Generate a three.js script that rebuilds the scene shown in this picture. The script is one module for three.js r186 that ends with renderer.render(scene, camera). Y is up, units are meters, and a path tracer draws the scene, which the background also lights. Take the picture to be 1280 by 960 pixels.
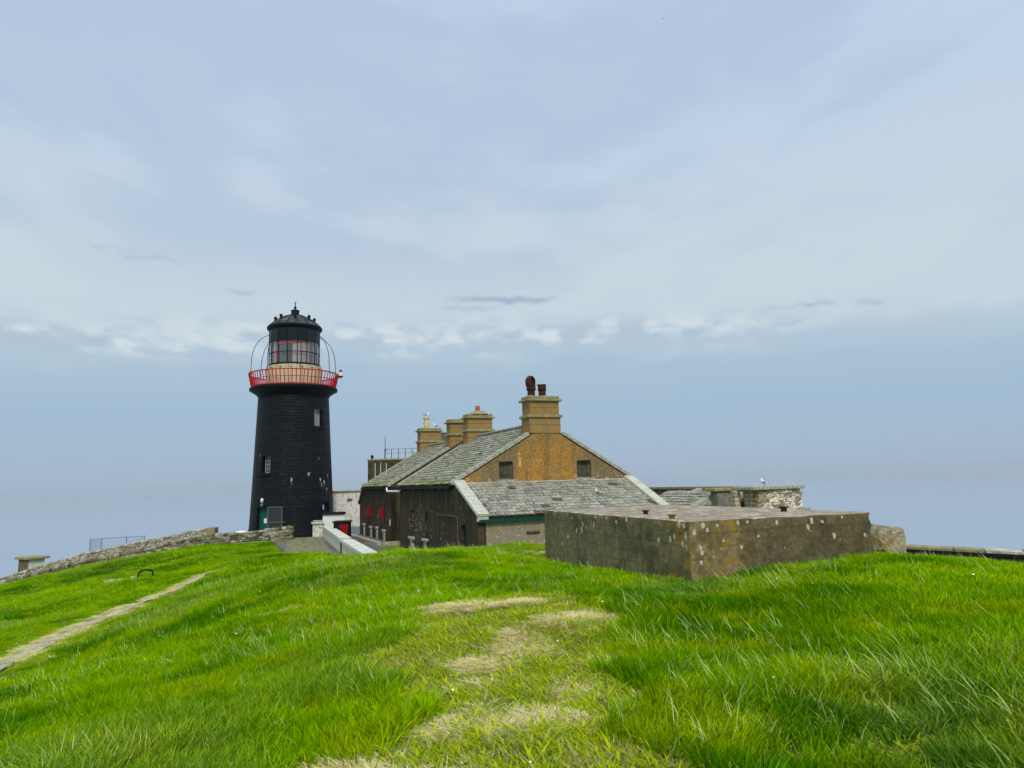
import * as THREE from 'three';
import { mergeGeometries } from 'three/addons/utils/BufferGeometryUtils.js';
import { RoundedBoxGeometry } from 'three/addons/geometries/RoundedBoxGeometry.js';
import { Brush, Evaluator, SUBTRACTION } from 'three-bvh-csg';

// ---------------------------------------------------------------- camera, sky, sun, exposure
const EYE = 3.6;                                   // metres above the courtyard, which is y = 0
const scene = new THREE.Scene();
const camera = new THREE.PerspectiveCamera(2 * Math.atan(480 / 870) * 180 / Math.PI, 4 / 3, 0.1, 40000);
camera.rotation.order = 'YXZ';
camera.position.set(0, EYE, 0);
camera.rotation.set(Math.atan(123 / 870), 0, -0.03);
scene.add(camera);
const renderer = new THREE.WebGLRenderer({ antialias: true });
renderer.toneMapping = THREE.LinearToneMapping;
renderer.toneMappingExposure = 1.4;
renderer.shadowMap.enabled = true;
const SKY_GAIN = 1 / 1.4, SUN_POWER = 1.5;
const sun = new THREE.DirectionalLight(new THREE.Color(1, 0.95, 0.87), SUN_POWER);
sun.position.set(12, 72, 50); sun.target.position.set(0, 0, -25);
sun.castShadow = true; sun.shadow.radius = 28;
Object.assign(sun.shadow.camera, { left: -70, right: 70, top: 70, bottom: -70, near: 1, far: 260 });
sun.shadow.mapSize.set(4096, 4096);
scene.add(sun, sun.target);

// ---------------------------------------------------------------- noise
function rng(seed) { let a = seed >>> 0; return () => { a = (a + 0x6D2B79F5) | 0; let t = Math.imul(a ^ (a >>> 15), 1 | a); t = (t + Math.imul(t ^ (t >>> 7), 61 | t)) ^ t; return ((t ^ (t >>> 14)) >>> 0) / 4294967296; }; }
function hash(i, j, s) { let h = Math.imul(i, 374761393) + Math.imul(j, 668265263) + Math.imul(s, 974634777); h = Math.imul(h ^ (h >>> 13), 1274126177); return ((h ^ (h >>> 16)) >>> 0) / 4294967296; }
function vn(x, y, s = 0, per = 0) {
  const i = Math.floor(x), j = Math.floor(y), f = x - i, g = y - j, u = f * f * (3 - 2 * f), v = g * g * (3 - 2 * g);
  const w = per ? (k => ((k % per) + per) % per) : (k => k);
  const a = hash(w(i), w(j), s), b = hash(w(i + 1), w(j), s), c = hash(w(i), w(j + 1), s), d = hash(w(i + 1), w(j + 1), s);
  return a + (b - a) * u + (c - a) * v + (a - b - c + d) * u * v;
}
function fbm(x, y, o = 4, s = 0, per = 0) { let t = 0, a = 0.5, n = 0; for (let k = 0; k < o; k++) { t += a * vn(x, y, s + k * 17, per); n += a; a *= 0.5; x *= 2; y *= 2; per *= 2; } return t / n; }
const clamp = (x, a = 0, b = 1) => Math.min(b, Math.max(a, x));
const sm = (a, b, x) => { const t = clamp((x - a) / (b - a)); return t * t * (3 - 2 * t); };
const mix = (a, b, t) => a + (b - a) * t;
const mix3 = (a, b, t) => [mix(a[0], b[0], t), mix(a[1], b[1], t), mix(a[2], b[2], t)];
const toLin = c => { c /= 255; return c <= 0.04045 ? c / 12.92 : Math.pow((c + 0.055) / 1.055, 2.4); };

// ---------------------------------------------------------------- sky: a high thin overcast with a broken edge above a clear blue-grey band
{
  const W = 3072, H = 1536, data = new Float32Array(W * H * 4);
  const stops = [[0, [163, 183, 205]], [2.5, [165, 187, 208]], [5, [163, 189, 211]], [7.8, [168, 193, 212]], [9.6, [178, 200, 217]], [11.4, [198, 213, 223]], [15.5, [200, 216, 225]], [20, [195, 212, 227]], [26, [190, 209, 230]], [33, [187, 207, 231]], [90, [190, 206, 226]]];
  const grad = e => { for (let k = 1; k < stops.length; k++) if (e <= stops[k][0]) { const t = (e - stops[k - 1][0]) / (stops[k][0] - stops[k - 1][0]); return mix3(stops[k - 1][1], stops[k][1], t * t * (3 - 2 * t)); } return stops[stops.length - 1][1]; };
  // small dark wisps of low cloud: azimuth, height, half width, half height, strength
  const wisps = [[-1.2, 15.0, 3.6, 0.22, 1], [1.6, 14.85, 2.2, 0.2, 0.9], [-3.5, 14.3, 2.4, 0.2, 0.5], [-28.3, 17.0, 2.0, 0.16, 0.5], [-30.6, 17.5, 1.8, 0.18, 0.25], [-21.6, 15.2, 0.9, 0.16, 0.6], [24.3, 12.7, 1.3, 0.16, 0.7], [21.8, 12.7, 1.2, 0.14, 0.4], [28, 12.3, 0.9, 0.2, 0.6], [22, 11.4, 1.1, 0.14, 0.35], [-60, 15, 4, 0.3, 0.8], [58, 14, 3, 0.3, 0.7], [110, 15, 4, 0.3, 0.8], [-120, 15, 4, 0.3, 0.8]];
  for (let j = 0; j < H; j++) {
    const el = (j + 0.5) / H * 180 - 90;
    for (let i = 0; i < W; i++) {
      const o = (j * W + i) * 4;
      if (el < -3) { data[o] = toLin(160) * SKY_GAIN; data[o + 1] = toLin(182) * SKY_GAIN; data[o + 2] = toLin(208) * SKY_GAIN; data[o + 3] = 1; continue; }
      let az = (i + 0.5) / W * 360 - 90; if (az > 180) az -= 360;       // 0 is straight ahead (-z)
      // periodic coordinates for the noise, so that there is no seam behind
      const ca = Math.cos(az * Math.PI / 180) * 57.3, sa = Math.sin(az * Math.PI / 180) * 57.3;
      const e0 = Math.max(0, el);
      const lift = 1.2 * Math.sin((az + 70) * Math.PI / 180) - 1.4 * sm(5, 60, Math.abs(az - 0)) * (az > 0 ? 1.3 : 0.5);
      const rag = (fbm(sa * 0.16 + 9, e0 * 0.75 + ca * 0.1, 5, 3) - 0.5) * 3.2 * (1 - 0.7 * sm(12, 28, az) * sm(80, 50, az));
      const hold = 1 - sm(9, 16, e0), e = e0 - lift * sm(2, 9, e0) + rag * sm(6, 10, e0) * (0.25 + 0.75 * hold);
      let c = grad(Math.max(0, e));
      // broken white edges and grey bellies along the cloud base
      const edge = Math.exp(-Math.pow((e - 10.9) / 1.2, 2)) * (1 - 0.75 * sm(14, 26, az) * sm(80, 50, az));
      const puff = fbm(sa * 0.6 + 31, e0 * 1.3 + ca * 0.2, 6, 7);
      c = mix3(c, [217, 226, 232], edge * sm(0.52, 0.7, puff) * (0.75 - 0.5 * sm(12, 30, az)));
      c = mix3(c, [170, 187, 208], edge * sm(0.55, 0.36, puff) * 0.6);
      // soft drifting sheets high up
      const hi = fbm(sa * 0.05 + 4, e0 * 0.13 + ca * 0.05 + 2, 5, 11), st = fbm(sa * 0.2 + e0 * 0.1 + 40, e0 * 0.5 + ca * 0.2, 4, 19);
      const up = sm(12, 20, e0);
      c = mix3(c, [197, 212, 228], up * sm(0.46, 0.66, hi) * 0.6);
      c = mix3(c, [172, 192, 217], up * sm(0.52, 0.34, hi) * 0.55);
      c = mix3(c, [199, 211, 228], up * sm(0.45, 0.7, st) * 0.22);
      for (const [wa, we, ww, wh, ws] of wisps) {
        let da = az - wa; if (Math.abs(da) > ww * 1.7) continue;
        const de = e0 - we - 0.02 * da * (wa < 0 ? -1 : 1) + (vn(az * 1.3, 3.3, 5) - 0.5) * 0.35;
        if (Math.abs(de) > wh * 4) continue;
        const m = Math.exp(-Math.pow(da / ww, 4) - Math.pow(de / wh, 2)) * (0.45 + 0.9 * fbm(az * 1.6, e0 * 5, 3, 23));
        c = mix3(c, [157, 176, 199], clamp(m * ws * 0.85));
      }
      const z = 1 + 0.9 * sm(34, 80, e0);            // an overcast sky is brightest overhead
      data[o] = toLin(c[0]) * z * SKY_GAIN; data[o + 1] = toLin(c[1]) * z * SKY_GAIN; data[o + 2] = toLin(c[2]) * z * SKY_GAIN; data[o + 3] = 1;
    }
  }
  const t = new THREE.DataTexture(data, W, H, THREE.RGBAFormat, THREE.FloatType);
  t.mapping = THREE.EquirectangularReflectionMapping; t.colorSpace = THREE.LinearSRGBColorSpace;
  t.magFilter = t.minFilter = THREE.LinearFilter; t.wrapS = THREE.RepeatWrapping; t.needsUpdate = true;
  scene.background = t; scene.environment = t;
}

// ---------------------------------------------------------------- helpers: textures, materials, things and parts
function tex(w, h, fn, srgb = true) {
  const d = new Uint8Array(w * h * 4);
  for (let j = 0; j < h; j++) for (let i = 0; i < w; i++) {
    const c = fn((i + 0.5) / w, (j + 0.5) / h), o = (j * w + i) * 4;
    if (typeof c === 'number') d[o] = d[o + 1] = d[o + 2] = clamp(c, 0, 1) * 255; else { d[o] = clamp(c[0], 0, 255); d[o + 1] = clamp(c[1], 0, 255); d[o + 2] = clamp(c[2], 0, 255); }
    d[o + 3] = 255;
  }
  const t = new THREE.DataTexture(d, w, h, THREE.RGBAFormat);
  t.wrapS = t.wrapT = THREE.RepeatWrapping; t.magFilter = THREE.LinearFilter; t.minFilter = THREE.LinearMipmapLinearFilter; t.generateMipmaps = true;
  if (srgb) t.colorSpace = THREE.SRGBColorSpace; t.needsUpdate = true; return t;
}
const M = (color, o = {}) => new THREE.MeshPhysicalMaterial({ color, roughness: 0.92, specularIntensity: 0.35, side: THREE.DoubleSide, ...o });
function numbered(name) { const n = (numbered.n ??= {}); n[name] = (n[name] ?? -1) + 1; return n[name] ? `${name}_${String(n[name]).padStart(3, '0')}` : name; }
function thing(name, label, category, pos = [0, 0, 0], turn = 0, group) {
  const o = new THREE.Group(); o.name = numbered(name); o.position.set(...pos); o.rotation.y = turn; o.userData = { label, category }; if (group) o.userData.group = group; scene.add(o); return o;
}
function part(parent, name, geo, m, label) { const o = new THREE.Mesh(geo, m); o.name = name; if (label) o.userData.label = label; parent.add(o); return o; }
function solo(name, label, category, geo, m, group) { const o = new THREE.Mesh(geo, m); o.name = numbered(name); o.userData = { label, category }; if (group) o.userData.group = group; scene.add(o); return o; }
function struct(name, geo, m) { const o = new THREE.Mesh(geo, m); o.name = name; o.userData.kind = 'structure'; scene.add(o); return o; }
// box by its extents, edges slightly rounded when r > 0, uv in metres
function bx(x0, x1, y0, y1, z0, z1, r = 0) {
  const w = Math.abs(x1 - x0), h = Math.abs(y1 - y0), d = Math.abs(z1 - z0);
  const g = r ? new RoundedBoxGeometry(w, h, d, 1, Math.min(r, w / 2.1, h / 2.1, d / 2.1)) : new THREE.BoxGeometry(w, h, d);
  g.translate((x0 + x1) / 2, (y0 + y1) / 2, (z0 + z1) / 2); return uvm(g);
}
// uv in metres from the direction a face points in
function uvm(g0, tile = 1) {
  const g = g0.index ? g0.toNonIndexed() : g0; const p = g.attributes.position, n = p.count, uv = new Float32Array(n * 2);
  const a = new THREE.Vector3(), b = new THREE.Vector3(), c = new THREE.Vector3();
  for (let i = 0; i < n; i += 3) {
    a.fromBufferAttribute(p, i); b.fromBufferAttribute(p, i + 1).sub(a); c.fromBufferAttribute(p, i + 2).sub(a); b.cross(c);
    const x = Math.abs(b.x), y = Math.abs(b.y), z = Math.abs(b.z);
    for (let k = i; k < i + 3; k++) {
      const X = p.getX(k), Y = p.getY(k), Z = p.getZ(k);
      if (y >= x && y >= z) { uv[k * 2] = X / tile; uv[k * 2 + 1] = -Z / tile; } else if (x >= z) { uv[k * 2] = -Z / tile; uv[k * 2 + 1] = Y / tile; } else { uv[k * 2] = X / tile; uv[k * 2 + 1] = Y / tile; }
    }
  }
  g.setAttribute('uv', new THREE.BufferAttribute(uv, 2)); return g;
}
const V = (x, y, z) => new THREE.Vector3(x, y, z);
// bar with a rectangular section between two points; w across (along side), h along up
function bar(a, b, w, h, up = V(0, 1, 0)) {
  const d = b.clone().sub(a), L = d.length(), z = d.normalize(), x = up.clone().cross(z).normalize(), y = z.clone().cross(x);
  const g = new THREE.BoxGeometry(w, h, L); const m = new THREE.Matrix4().makeBasis(x, y, z).setPosition(a.clone().add(b).multiplyScalar(0.5)); return g.applyMatrix4(m);
}
function rod(a, b, r, r2 = r, seg = 8) {
  const d = b.clone().sub(a), L = d.length(); const g = new THREE.CylinderGeometry(r2, r, L, seg);
  g.applyQuaternion(new THREE.Quaternion().setFromUnitVectors(V(0, 1, 0), d.normalize())); const c = a.clone().add(b).multiplyScalar(0.5); return g.translate(c.x, c.y, c.z);
}
function tube(pts, r, seg = 24, rad = 6) { return new THREE.TubeGeometry(new THREE.CatmullRomCurve3(pts), seg, r, rad, false); }
const merge = list => mergeGeometries(list.map(g => { const q = g.index ? g.toNonIndexed() : g; if (!q.attributes.uv) q.setAttribute('uv', new THREE.BufferAttribute(new Float32Array(q.attributes.position.count * 2), 2)); return q; }));
function extr(pts, d, holes = []) {         // polygon in x,y drawn out along +z
  const s = new THREE.Shape(pts.map(p => new THREE.Vector2(...p))); for (const h of holes) s.holes.push(new THREE.Path(h.map(p => new THREE.Vector2(...p))));
  return uvm(new THREE.ExtrudeGeometry(s, { depth: d, bevelEnabled: false }));
}
const rectHole = (x0, x1, y0, y1) => [[x0, y0], [x0, y1], [x1, y1], [x1, y0]];

// ---------------------------------------------------------------- materials
// a tiling mottled surface: base colour, second colour, patches, speckle
function mottled(size, A, B, C, seed, { speck = 14, k = 6, patch = 0.55 } = {}) {
  return tex(size, size, (u, v) => {
    const wx = 1.6 * fbm(u * k, v * k, 3, seed + 90, k), wy = 1.6 * fbm(u * k, v * k, 3, seed + 95, k), n = fbm(u * k + wx, v * k + wy, 5, seed, k), q = fbm(u * k * 2 + wy * 2, v * k * 2 + wx * 2, 4, seed + 50, k * 2), s = (hash(u * size | 0, v * size | 0, seed) - 0.5) * speck;
    let c = mix3(A, B, sm(0.35, 0.65, n)); c = mix3(c, C, sm(patch, patch + 0.12, q)); return [c[0] + s, c[1] + s, c[2] + s];
  });
}
const grainBump = tex(512, 512, (u, v) => 0.5 * fbm(u * 48, v * 48, 3, 71, 48) + 0.5 * hash(u * 512 | 0, v * 512 | 0, 72), false);
const stoneBump = tex(512, 512, (u, v) => fbm(u * 12, v * 12, 6, 75, 12), false);
const mGround = M(0xffffff, { map: mottled(512, [92, 118, 8], [108, 130, 12], [128, 128, 44], 81, { speck: 30, k: 8 }), roughness: 1 });
const mConcretePath = M(0xffffff, { map: mottled(512, [176, 168, 142], [150, 142, 114], [198, 190, 168], 83, { speck: 22, k: 8 }), bumpMap: grainBump, bumpScale: 0.01 });
const mSlab = [0, 1, 2].map(k => M(0xffffff, { map: mottled(256, [150 - k * 9, 143 - k * 9, 112 - k * 8], [122, 116, 86], [104, 106, 66], 85 + k, { speck: 18, k: 5 }), bumpMap: grainBump, bumpScale: 0.006 }));
const mYard = M(0xffffff, { map: mottled(512, [112, 108, 98], [92, 90, 80], [124, 118, 104], 89, { speck: 16, k: 6 }) });
const mWhite = M(0xffffff, { map: mottled(512, [232, 230, 220], [206, 204, 190], [158, 154, 132], 91, { speck: 12, k: 6, patch: 0.56 }), bumpMap: grainBump, bumpScale: 0.006 });
const mWhiteCope = M(0xffffff, { map: mottled(512, [226, 225, 212], [208, 207, 192], [176, 174, 152], 93, { speck: 12, k: 6, patch: 0.58 }), bumpMap: grainBump, bumpScale: 0.006 });
const mCoping = M(0xffffff, { map: mottled(512, [168, 166, 146], [142, 140, 118], [196, 196, 178], 95, { speck: 16, k: 8, patch: 0.58 }), bumpMap: grainBump, bumpScale: 0.006 });
const mCopingPale = M(0xffffff, { map: mottled(512, [198, 197, 178], [178, 176, 152], [214, 214, 202], 97, { speck: 14, k: 8, patch: 0.58 }), bumpMap: grainBump, bumpScale: 0.006 });
const mLichenStone = M(0xffffff, { map: mottled(512, [166, 126, 62], [146, 118, 74], [138, 124, 98], 99, { speck: 26, k: 5, patch: 0.5 }), bumpMap: grainBump, bumpScale: 0.008 });
const mChimCap = M(0xffffff, { map: mottled(512, [156, 146, 106], [134, 128, 88], [176, 166, 130], 101, { speck: 22, k: 7, patch: 0.6 }), bumpMap: grainBump, bumpScale: 0.008 });
const mPinkRender = M(0xffffff, { map: tex(512, 512, (u, v) => {
  const n = fbm(u * 6, v * 6, 5, 103, 6), s = (hash(u * 512 | 0, v * 512 | 0, 104) - 0.5) * 34, w = 0.8 * sm(0.69, 0.74, fbm(u * 20, v * 20, 3, 105, 20));
  const c = mix3(mix3([156, 142, 122], [134, 122, 104], n), [222, 218, 206], w); return [c[0] + s, c[1] + s, c[2] + s]; }) , bumpMap: grainBump, bumpScale: 0.01 });
const mDarkStoneSide = M(0xffffff, { map: mottled(512, [74, 68, 50], [96, 88, 64], [60, 56, 42], 107, { speck: 18, k: 6 }) });
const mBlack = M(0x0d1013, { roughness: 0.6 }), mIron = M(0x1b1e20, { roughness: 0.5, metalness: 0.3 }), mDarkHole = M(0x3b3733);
const mRust = M(0xffffff, { map: mottled(256, [70, 42, 30], [46, 30, 26], [98, 58, 34], 109, { speck: 22, k: 8 }), roughness: 0.85 });
const mRustBright = M(0xffffff, { map: mottled(256, [150, 116, 52], [122, 86, 36], [92, 62, 34], 110, { speck: 22, k: 8 }), roughness: 0.85 });
const mTerracotta = M(0xb0603c), mBuffPot = M(0xffffff, { map: mottled(256, [214, 186, 132], [190, 160, 108], [228, 210, 170], 112, { k: 6 }) });
const mRed = M(0xffffff, { map: mottled(256, [206, 34, 34], [188, 28, 30], [224, 66, 56], 114, { speck: 12, k: 8, patch: 0.62 }), roughness: 0.5 });
const mRedPaint = M(0x841216, { roughness: 0.45 });
const mTealPaint = M(0x0f5a4c, { roughness: 0.5 }), mWhitePlain = M(0xe8e8e4, { roughness: 0.6 });
const mSteel = M(0x8b9296, { roughness: 0.45, metalness: 0.5 });
const mGlassDark = new THREE.MeshPhysicalMaterial({ color: 0x20262a, roughness: 0.08, metalness: 0, side: THREE.DoubleSide, clearcoat: 0.6 });

// ---------------------------------------------------------------- terrain
const CP = [ // x, z, y
  [0, 0, 1.88], [0, 5, 1.88], [6, 4, 1.95], [-5, 4, 1.6], [0, -4.3, 1.85], [-4.1, -5.8, 1.36], [2.7, -4, 1.9], [-4.6, -8.9, 1.15], [-7.2, -9, 0.75], [-8, 0, 1.0], [-12, 0, 0.5], [-10, -11, 0.15], [-11, -15.3, 0],
  [-12, -20.9, 0], [-12.6, -27.2, 0], [-12.5, -36.8, 0], [-8.3, -14, 0.45], [-4.9, -12.7, 1.25], [-9.4, -20.5, 0.45], [-10.7, -17.5, 0.0], [-11.1, -21, 0.0], [-11.4, -25, 0.22], [-11.5, -31, 0.4], [-9.8, -14.5, 0.05], [0.6, -15, 1.62], [0.2, -13, 1.72], [-6.6, -21, 1.2], [-4, -17.7, 1.6], [-0.9, -18.3, 1.8], [-10.4, -29, 0.95], [-7.2, -25, 0.95], [-3, -25, 1.0], [-10.2, -33, 0.55], [-7.5, -30, 0.45], [-4.5, -29, 0.6], [0, -23, 1.5], [0, -28, 0.9], [2, -31, 0.7],
  [0, -11, 1.84], [0, -8, 1.86], [3, -8.5, 1.9], [6, -6, 2.0], [2.9, -11.6, 1.84], [0.5, -18.5, 1.5], [6.5, -12.6, 2.08], [4.8, -12, 1.98], [10, -12, 1.6], [9.3, -16.6, 1.42], [11.3, -14.6, 1.22], [8.5, -14, 1.62], [8, -9.5, 1.96], [14, -8, 1.85], [12, -11.5, 1.4], [15, -13, 1.1], [22, -6, 2.0], [20, 6, 2.0],
  [10, -24, 0.8], [8, -33, 0.4], [14, -24, 0.2], [15, -35, -0.6], [20, -20, 0.4],
  [-14, -55, 0], [-10, -45, 0], [-10, -60, 0], [-17, -55, 0], [-5, -45, 0], [3, -42, 0], [-5, -60, 0], [0, -72, -0.5], [12, -55, -0.6], [-12, -41, 0], [-13.5, -48, 0], [-10, -52, 0], [-6, -38, 0.1], [-7.6, -36, 0.1],
  [-16, -20, -0.45], [-17.5, -33.5, -0.45], [-20, -43, -0.35], [-16, -49.5, 0], [-22, -50, -0.25], [-25, -50, -0.7], [-30.4, -50, -1.5], [-36, -50, -2.85], [-28, -38, -1.6], [-24, -25, -1.5], [-40, -32, -3.2], [-30, -15, -2.4], [-20, -8, -0.9], [-50, -50, -4.5], [-25, 5, -1], [-50, -10, -5], [-21, -58, -0.6], [-30, -58, -2.2], [-37, -58, -3],
];
const TPS = (() => {
  const n = CP.length, N = n + 3, A = [], U = r2 => r2 < 1e-9 ? 0 : r2 * Math.log(r2);
  for (let i = 0; i < N; i++) A.push(new Float64Array(N + 1));
  for (let i = 0; i < n; i++) {
    for (let j = 0; j < n; j++) A[i][j] = U((CP[i][0] - CP[j][0]) ** 2 + (CP[i][1] - CP[j][1]) ** 2) + (i === j ? 3 : 0);
    A[i][n] = A[n][i] = 1; A[i][n + 1] = A[n + 1][i] = CP[i][0]; A[i][n + 2] = A[n + 2][i] = CP[i][1]; A[i][N] = CP[i][2];
  }
  for (let c = 0; c < N; c++) {
    let p = c; for (let r = c + 1; r < N; r++) if (Math.abs(A[r][c]) > Math.abs(A[p][c])) p = r; [A[c], A[p]] = [A[p], A[c]];
    for (let r = 0; r < N; r++) if (r !== c && A[r][c]) { const f = A[r][c] / A[c][c]; for (let k = c; k <= N; k++) A[r][k] -= f * A[c][k]; }
  }
  const w = A.map((r, i) => r[N] / r[i]);
  return (x, z) => { let s = w[n] + w[n + 1] * x + w[n + 2] * z; for (let i = 0; i < n; i++) s += w[i] * U((x - CP[i][0]) ** 2 + (z - CP[i][1]) ** 2); return s; };
})();
const clampXZ = (x, z) => [clamp(x, -52, 24), clamp(z, -74, 8)];
function groundY(x, z) {
  const [cx, cz] = clampXZ(x, z); let y = TPS(cx, cz);
  const yard = sm(-35, -38.5, z) * sm(-17.5, -15, x);        // the paved yard is level
  y += (1 - yard) * ((fbm(x * 0.55, z * 0.55, 3, 201) - 0.5) * 0.2 + (fbm(x * 0.16 + 7, z * 0.16, 2, 205) - 0.5) * (0.25 * sm(6, 14, -z) + 0.3 * sm(-13, -16, x)));
  // cliffs round the headland
  const n = (fbm(x * 0.06, z * 0.06, 4, 209) - 0.5) * 8;
  const out = Math.max(-z - (x < -18 ? 61 : 76) + n * 0.5, x - 24 + n, -x - 75 + n, z - 70 + n, (x - 13) * 0.6 - z - 31 + n * 0.3);
  if (out > 0) y -= 70 * sm(0, 46, out) + out * 0.25 * sm(0, 5, out);
  return y;
}
{
  const axis = list => { const r = []; for (const [a, b, s] of list) for (let v = a; v < b - 1e-6; v += s) r.push(v); r.push(list[list.length - 1][1]); return r; };
  const xs = axis([[-180, -54, 6], [-54, -20, 1], [-20, 16, 0.4], [16, 30, 1], [30, 110, 5]]), zs = axis([[-170, -80, 6], [-80, -56, 1], [-56, -30, 0.6], [-30, 4, 0.4], [4, 14, 1], [14, 140, 7]]);
  const pos = [], idx = [], uv = [];
  for (const z of zs) for (const x of xs) { pos.push(x, groundY(x, z), z); uv.push(x / 4, z / 4); }
  for (let j = 0; j < zs.length - 1; j++) for (let i = 0; i < xs.length - 1; i++) { const a = j * xs.length + i, b = a + 1, c = a + xs.length, d = c + 1; idx.push(a, c, b, b, c, d); }
  const g = new THREE.BufferGeometry(); g.setAttribute('position', new THREE.Float32BufferAttribute(pos, 3)); g.setAttribute('uv', new THREE.Float32BufferAttribute(uv, 2)); g.setIndex(idx); g.computeVertexNormals();
  struct('ground', g, mGround);
}
// sea
{
  const wave = tex(1024, 1024, (u, v) => 0.6 * fbm(u * 24, v * 40, 4, 301, 8) + 0.4 * fbm(u * 64, v * 96, 3, 303, 32), false);
  const g = new THREE.CircleGeometry(19000, 96); g.rotateX(-Math.PI / 2); g.translate(0, EYE - 62, 0);
  const p = g.attributes.position, uv = g.attributes.uv; for (let i = 0; i < p.count; i++) uv.setXY(i, p.getX(i) / 160, p.getZ(i) / 160);
  const m = new THREE.MeshPhysicalMaterial({ color: new THREE.Color().setRGB(0.3, 0.37, 0.44), roughness: 0.1, ior: 1.33, bumpMap: wave, bumpScale: 0.35 });  // pale base colour has sea haze painted into it, lighter than the water itself
  struct('sea', g, m);
  scene.fog = new THREE.FogExp2(new THREE.Color().setRGB(0.85, 0.93, 1), 0.00012);
}
// a strip that follows the ground along a line
function ribbon(line, width, lift, across = 6, step = 0.5) {
  const c = new THREE.CatmullRomCurve3(line.map(([x, z]) => V(x, 0, z))), n = Math.ceil(c.getLength() / step), pos = [], uv = [], idx = [];
  for (let i = 0; i <= n; i++) {
    const p = c.getPointAt(i / n), t = c.getTangentAt(i / n), w = typeof width === 'function' ? width(i / n) : width;
    const wob = (fbm(i * 0.35, 3.1, 3, 401) - 0.5) * 0.5;
    for (let k = 0; k <= across; k++) { const s = (k / across - 0.5) * (w + wob), x = p.x - t.z * s, z = p.z + t.x * s; pos.push(x, groundY(x, z) + lift, z); uv.push(x / 2, z / 2); }
  }
  const W = across + 1; for (let i = 0; i < n; i++) for (let k = 0; k < across; k++) { const a = i * W + k; idx.push(a, a + 1, a + W, a + 1, a + W + 1, a + W); }
  const g = new THREE.BufferGeometry(); g.setAttribute('position', new THREE.Float32BufferAttribute(pos, 3)); g.setAttribute('uv', new THREE.Float32BufferAttribute(uv, 2)); g.setIndex(idx); g.computeVertexNormals(); return g;
}
const PATH = [[-9.2, -8], [-10.4, -12], [-11.1, -15.4], [-11.9, -18.6], [-12.25, -21.4], [-12.5, -24.6], [-12.7, -28], [-12.6, -33], [-12.2, -37.2], [-11.6, -39.2]];
function distTo(line, x, z) { let d = 1e9; for (let i = 0; i < line.length - 1; i++) { const [ax, az] = line[i], [bx_, bz] = line[i + 1], dx = bx_ - ax, dz = bz - az, t = clamp(((x - ax) * dx + (z - az) * dz) / (dx * dx + dz * dz)); d = Math.min(d, Math.hypot(x - ax - dx * t, z - az - dz * t)); } return d; }
struct('gravel_path', ribbon(PATH, 0.56, 0.045), mConcretePath);
// the paved lane up to the tower: flags laid side by side
const LANE0 = V(-11.0, 0, -37.6), LANE1 = V(-15.6, 0, -52.2);
{
  const r = rng(11), d = LANE1.clone().sub(LANE0), L = d.length(), u = d.clone().normalize(), s = V(-u.z, 0, u.x);
  const base = bar(LANE0.clone().setY(0.0), LANE1.clone().setY(0.0), 2.5, 0.07); const lane = struct('lane', uvm(base), mSlab[1]);
  const rows = 10; for (let i = 0; i < rows; i++) { let a = -1.25; while (a < 1.2) { const w = Math.min(1.25 - a, 0.6 + r() * 0.75); if (w > 0.15) {
    const l = L / rows, c = LANE0.clone().addScaledVector(u, (i + 0.5) * l).addScaledVector(s, a + w / 2);
    const g = uvm(new RoundedBoxGeometry(w - 0.03, 0.08, l - 0.04, 1, 0.015)); const o = part(lane, 'paving_flag', g, mSlab[r() * 3 | 0]); o.position.set(c.x, 0.03 + r() * 0.012, c.z); o.rotation.y = Math.atan2(u.x, u.z); }
    a += w; } }
}

// ---------------------------------------------------------------- stones shared by the walls
const stoneShapes = [0, 1, 2, 3, 4, 5].map(k => {
  const r = rng(500 + k), g = new THREE.BoxGeometry(1, 1, 1, 2, 2, 2), p = g.attributes.position, memo = {};
  for (let i = 0; i < p.count; i++) {
    const key = [p.getX(i), p.getY(i), p.getZ(i)].join(); memo[key] ??= [0.86 + r() * 0.2, (r() - 0.5) * 0.12, (r() - 0.5) * 0.12, (r() - 0.5) * 0.1];
    const v = V(p.getX(i), p.getY(i), p.getZ(i)), L = v.length() || 1, s = v.clone().multiplyScalar(0.62 / L); v.lerp(s, 0.28).multiplyScalar(memo[key][0]); p.setXYZ(i, v.x + memo[key][1], v.y + memo[key][2], v.z + memo[key][3]);
  }
  const q = uvm(g); q.computeVertexNormals(); return q;
});
const stoneMats = (cols, seed) => cols.map((c, k) => M(0xffffff, { map: mottled(128, c, c.map(v => v * 0.8), c.map(v => v * 1.15 + 8), seed + k, { speck: 26, k: 4 }), bumpMap: stoneBump, bumpScale: 0.02 }));
const mRubble = stoneMats([[150, 142, 122], [124, 116, 94], [178, 170, 150], [104, 100, 78], [136, 132, 92]], 520);
const mWashed = stoneMats([[198, 192, 174], [184, 176, 156], [172, 163, 140], [206, 201, 187], [160, 152, 124]], 530);
const mMortar = M(0xffffff, { map: mottled(256, [84, 78, 60], [66, 62, 46], [98, 94, 66], 540, { k: 8, speck: 24 }) });
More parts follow.
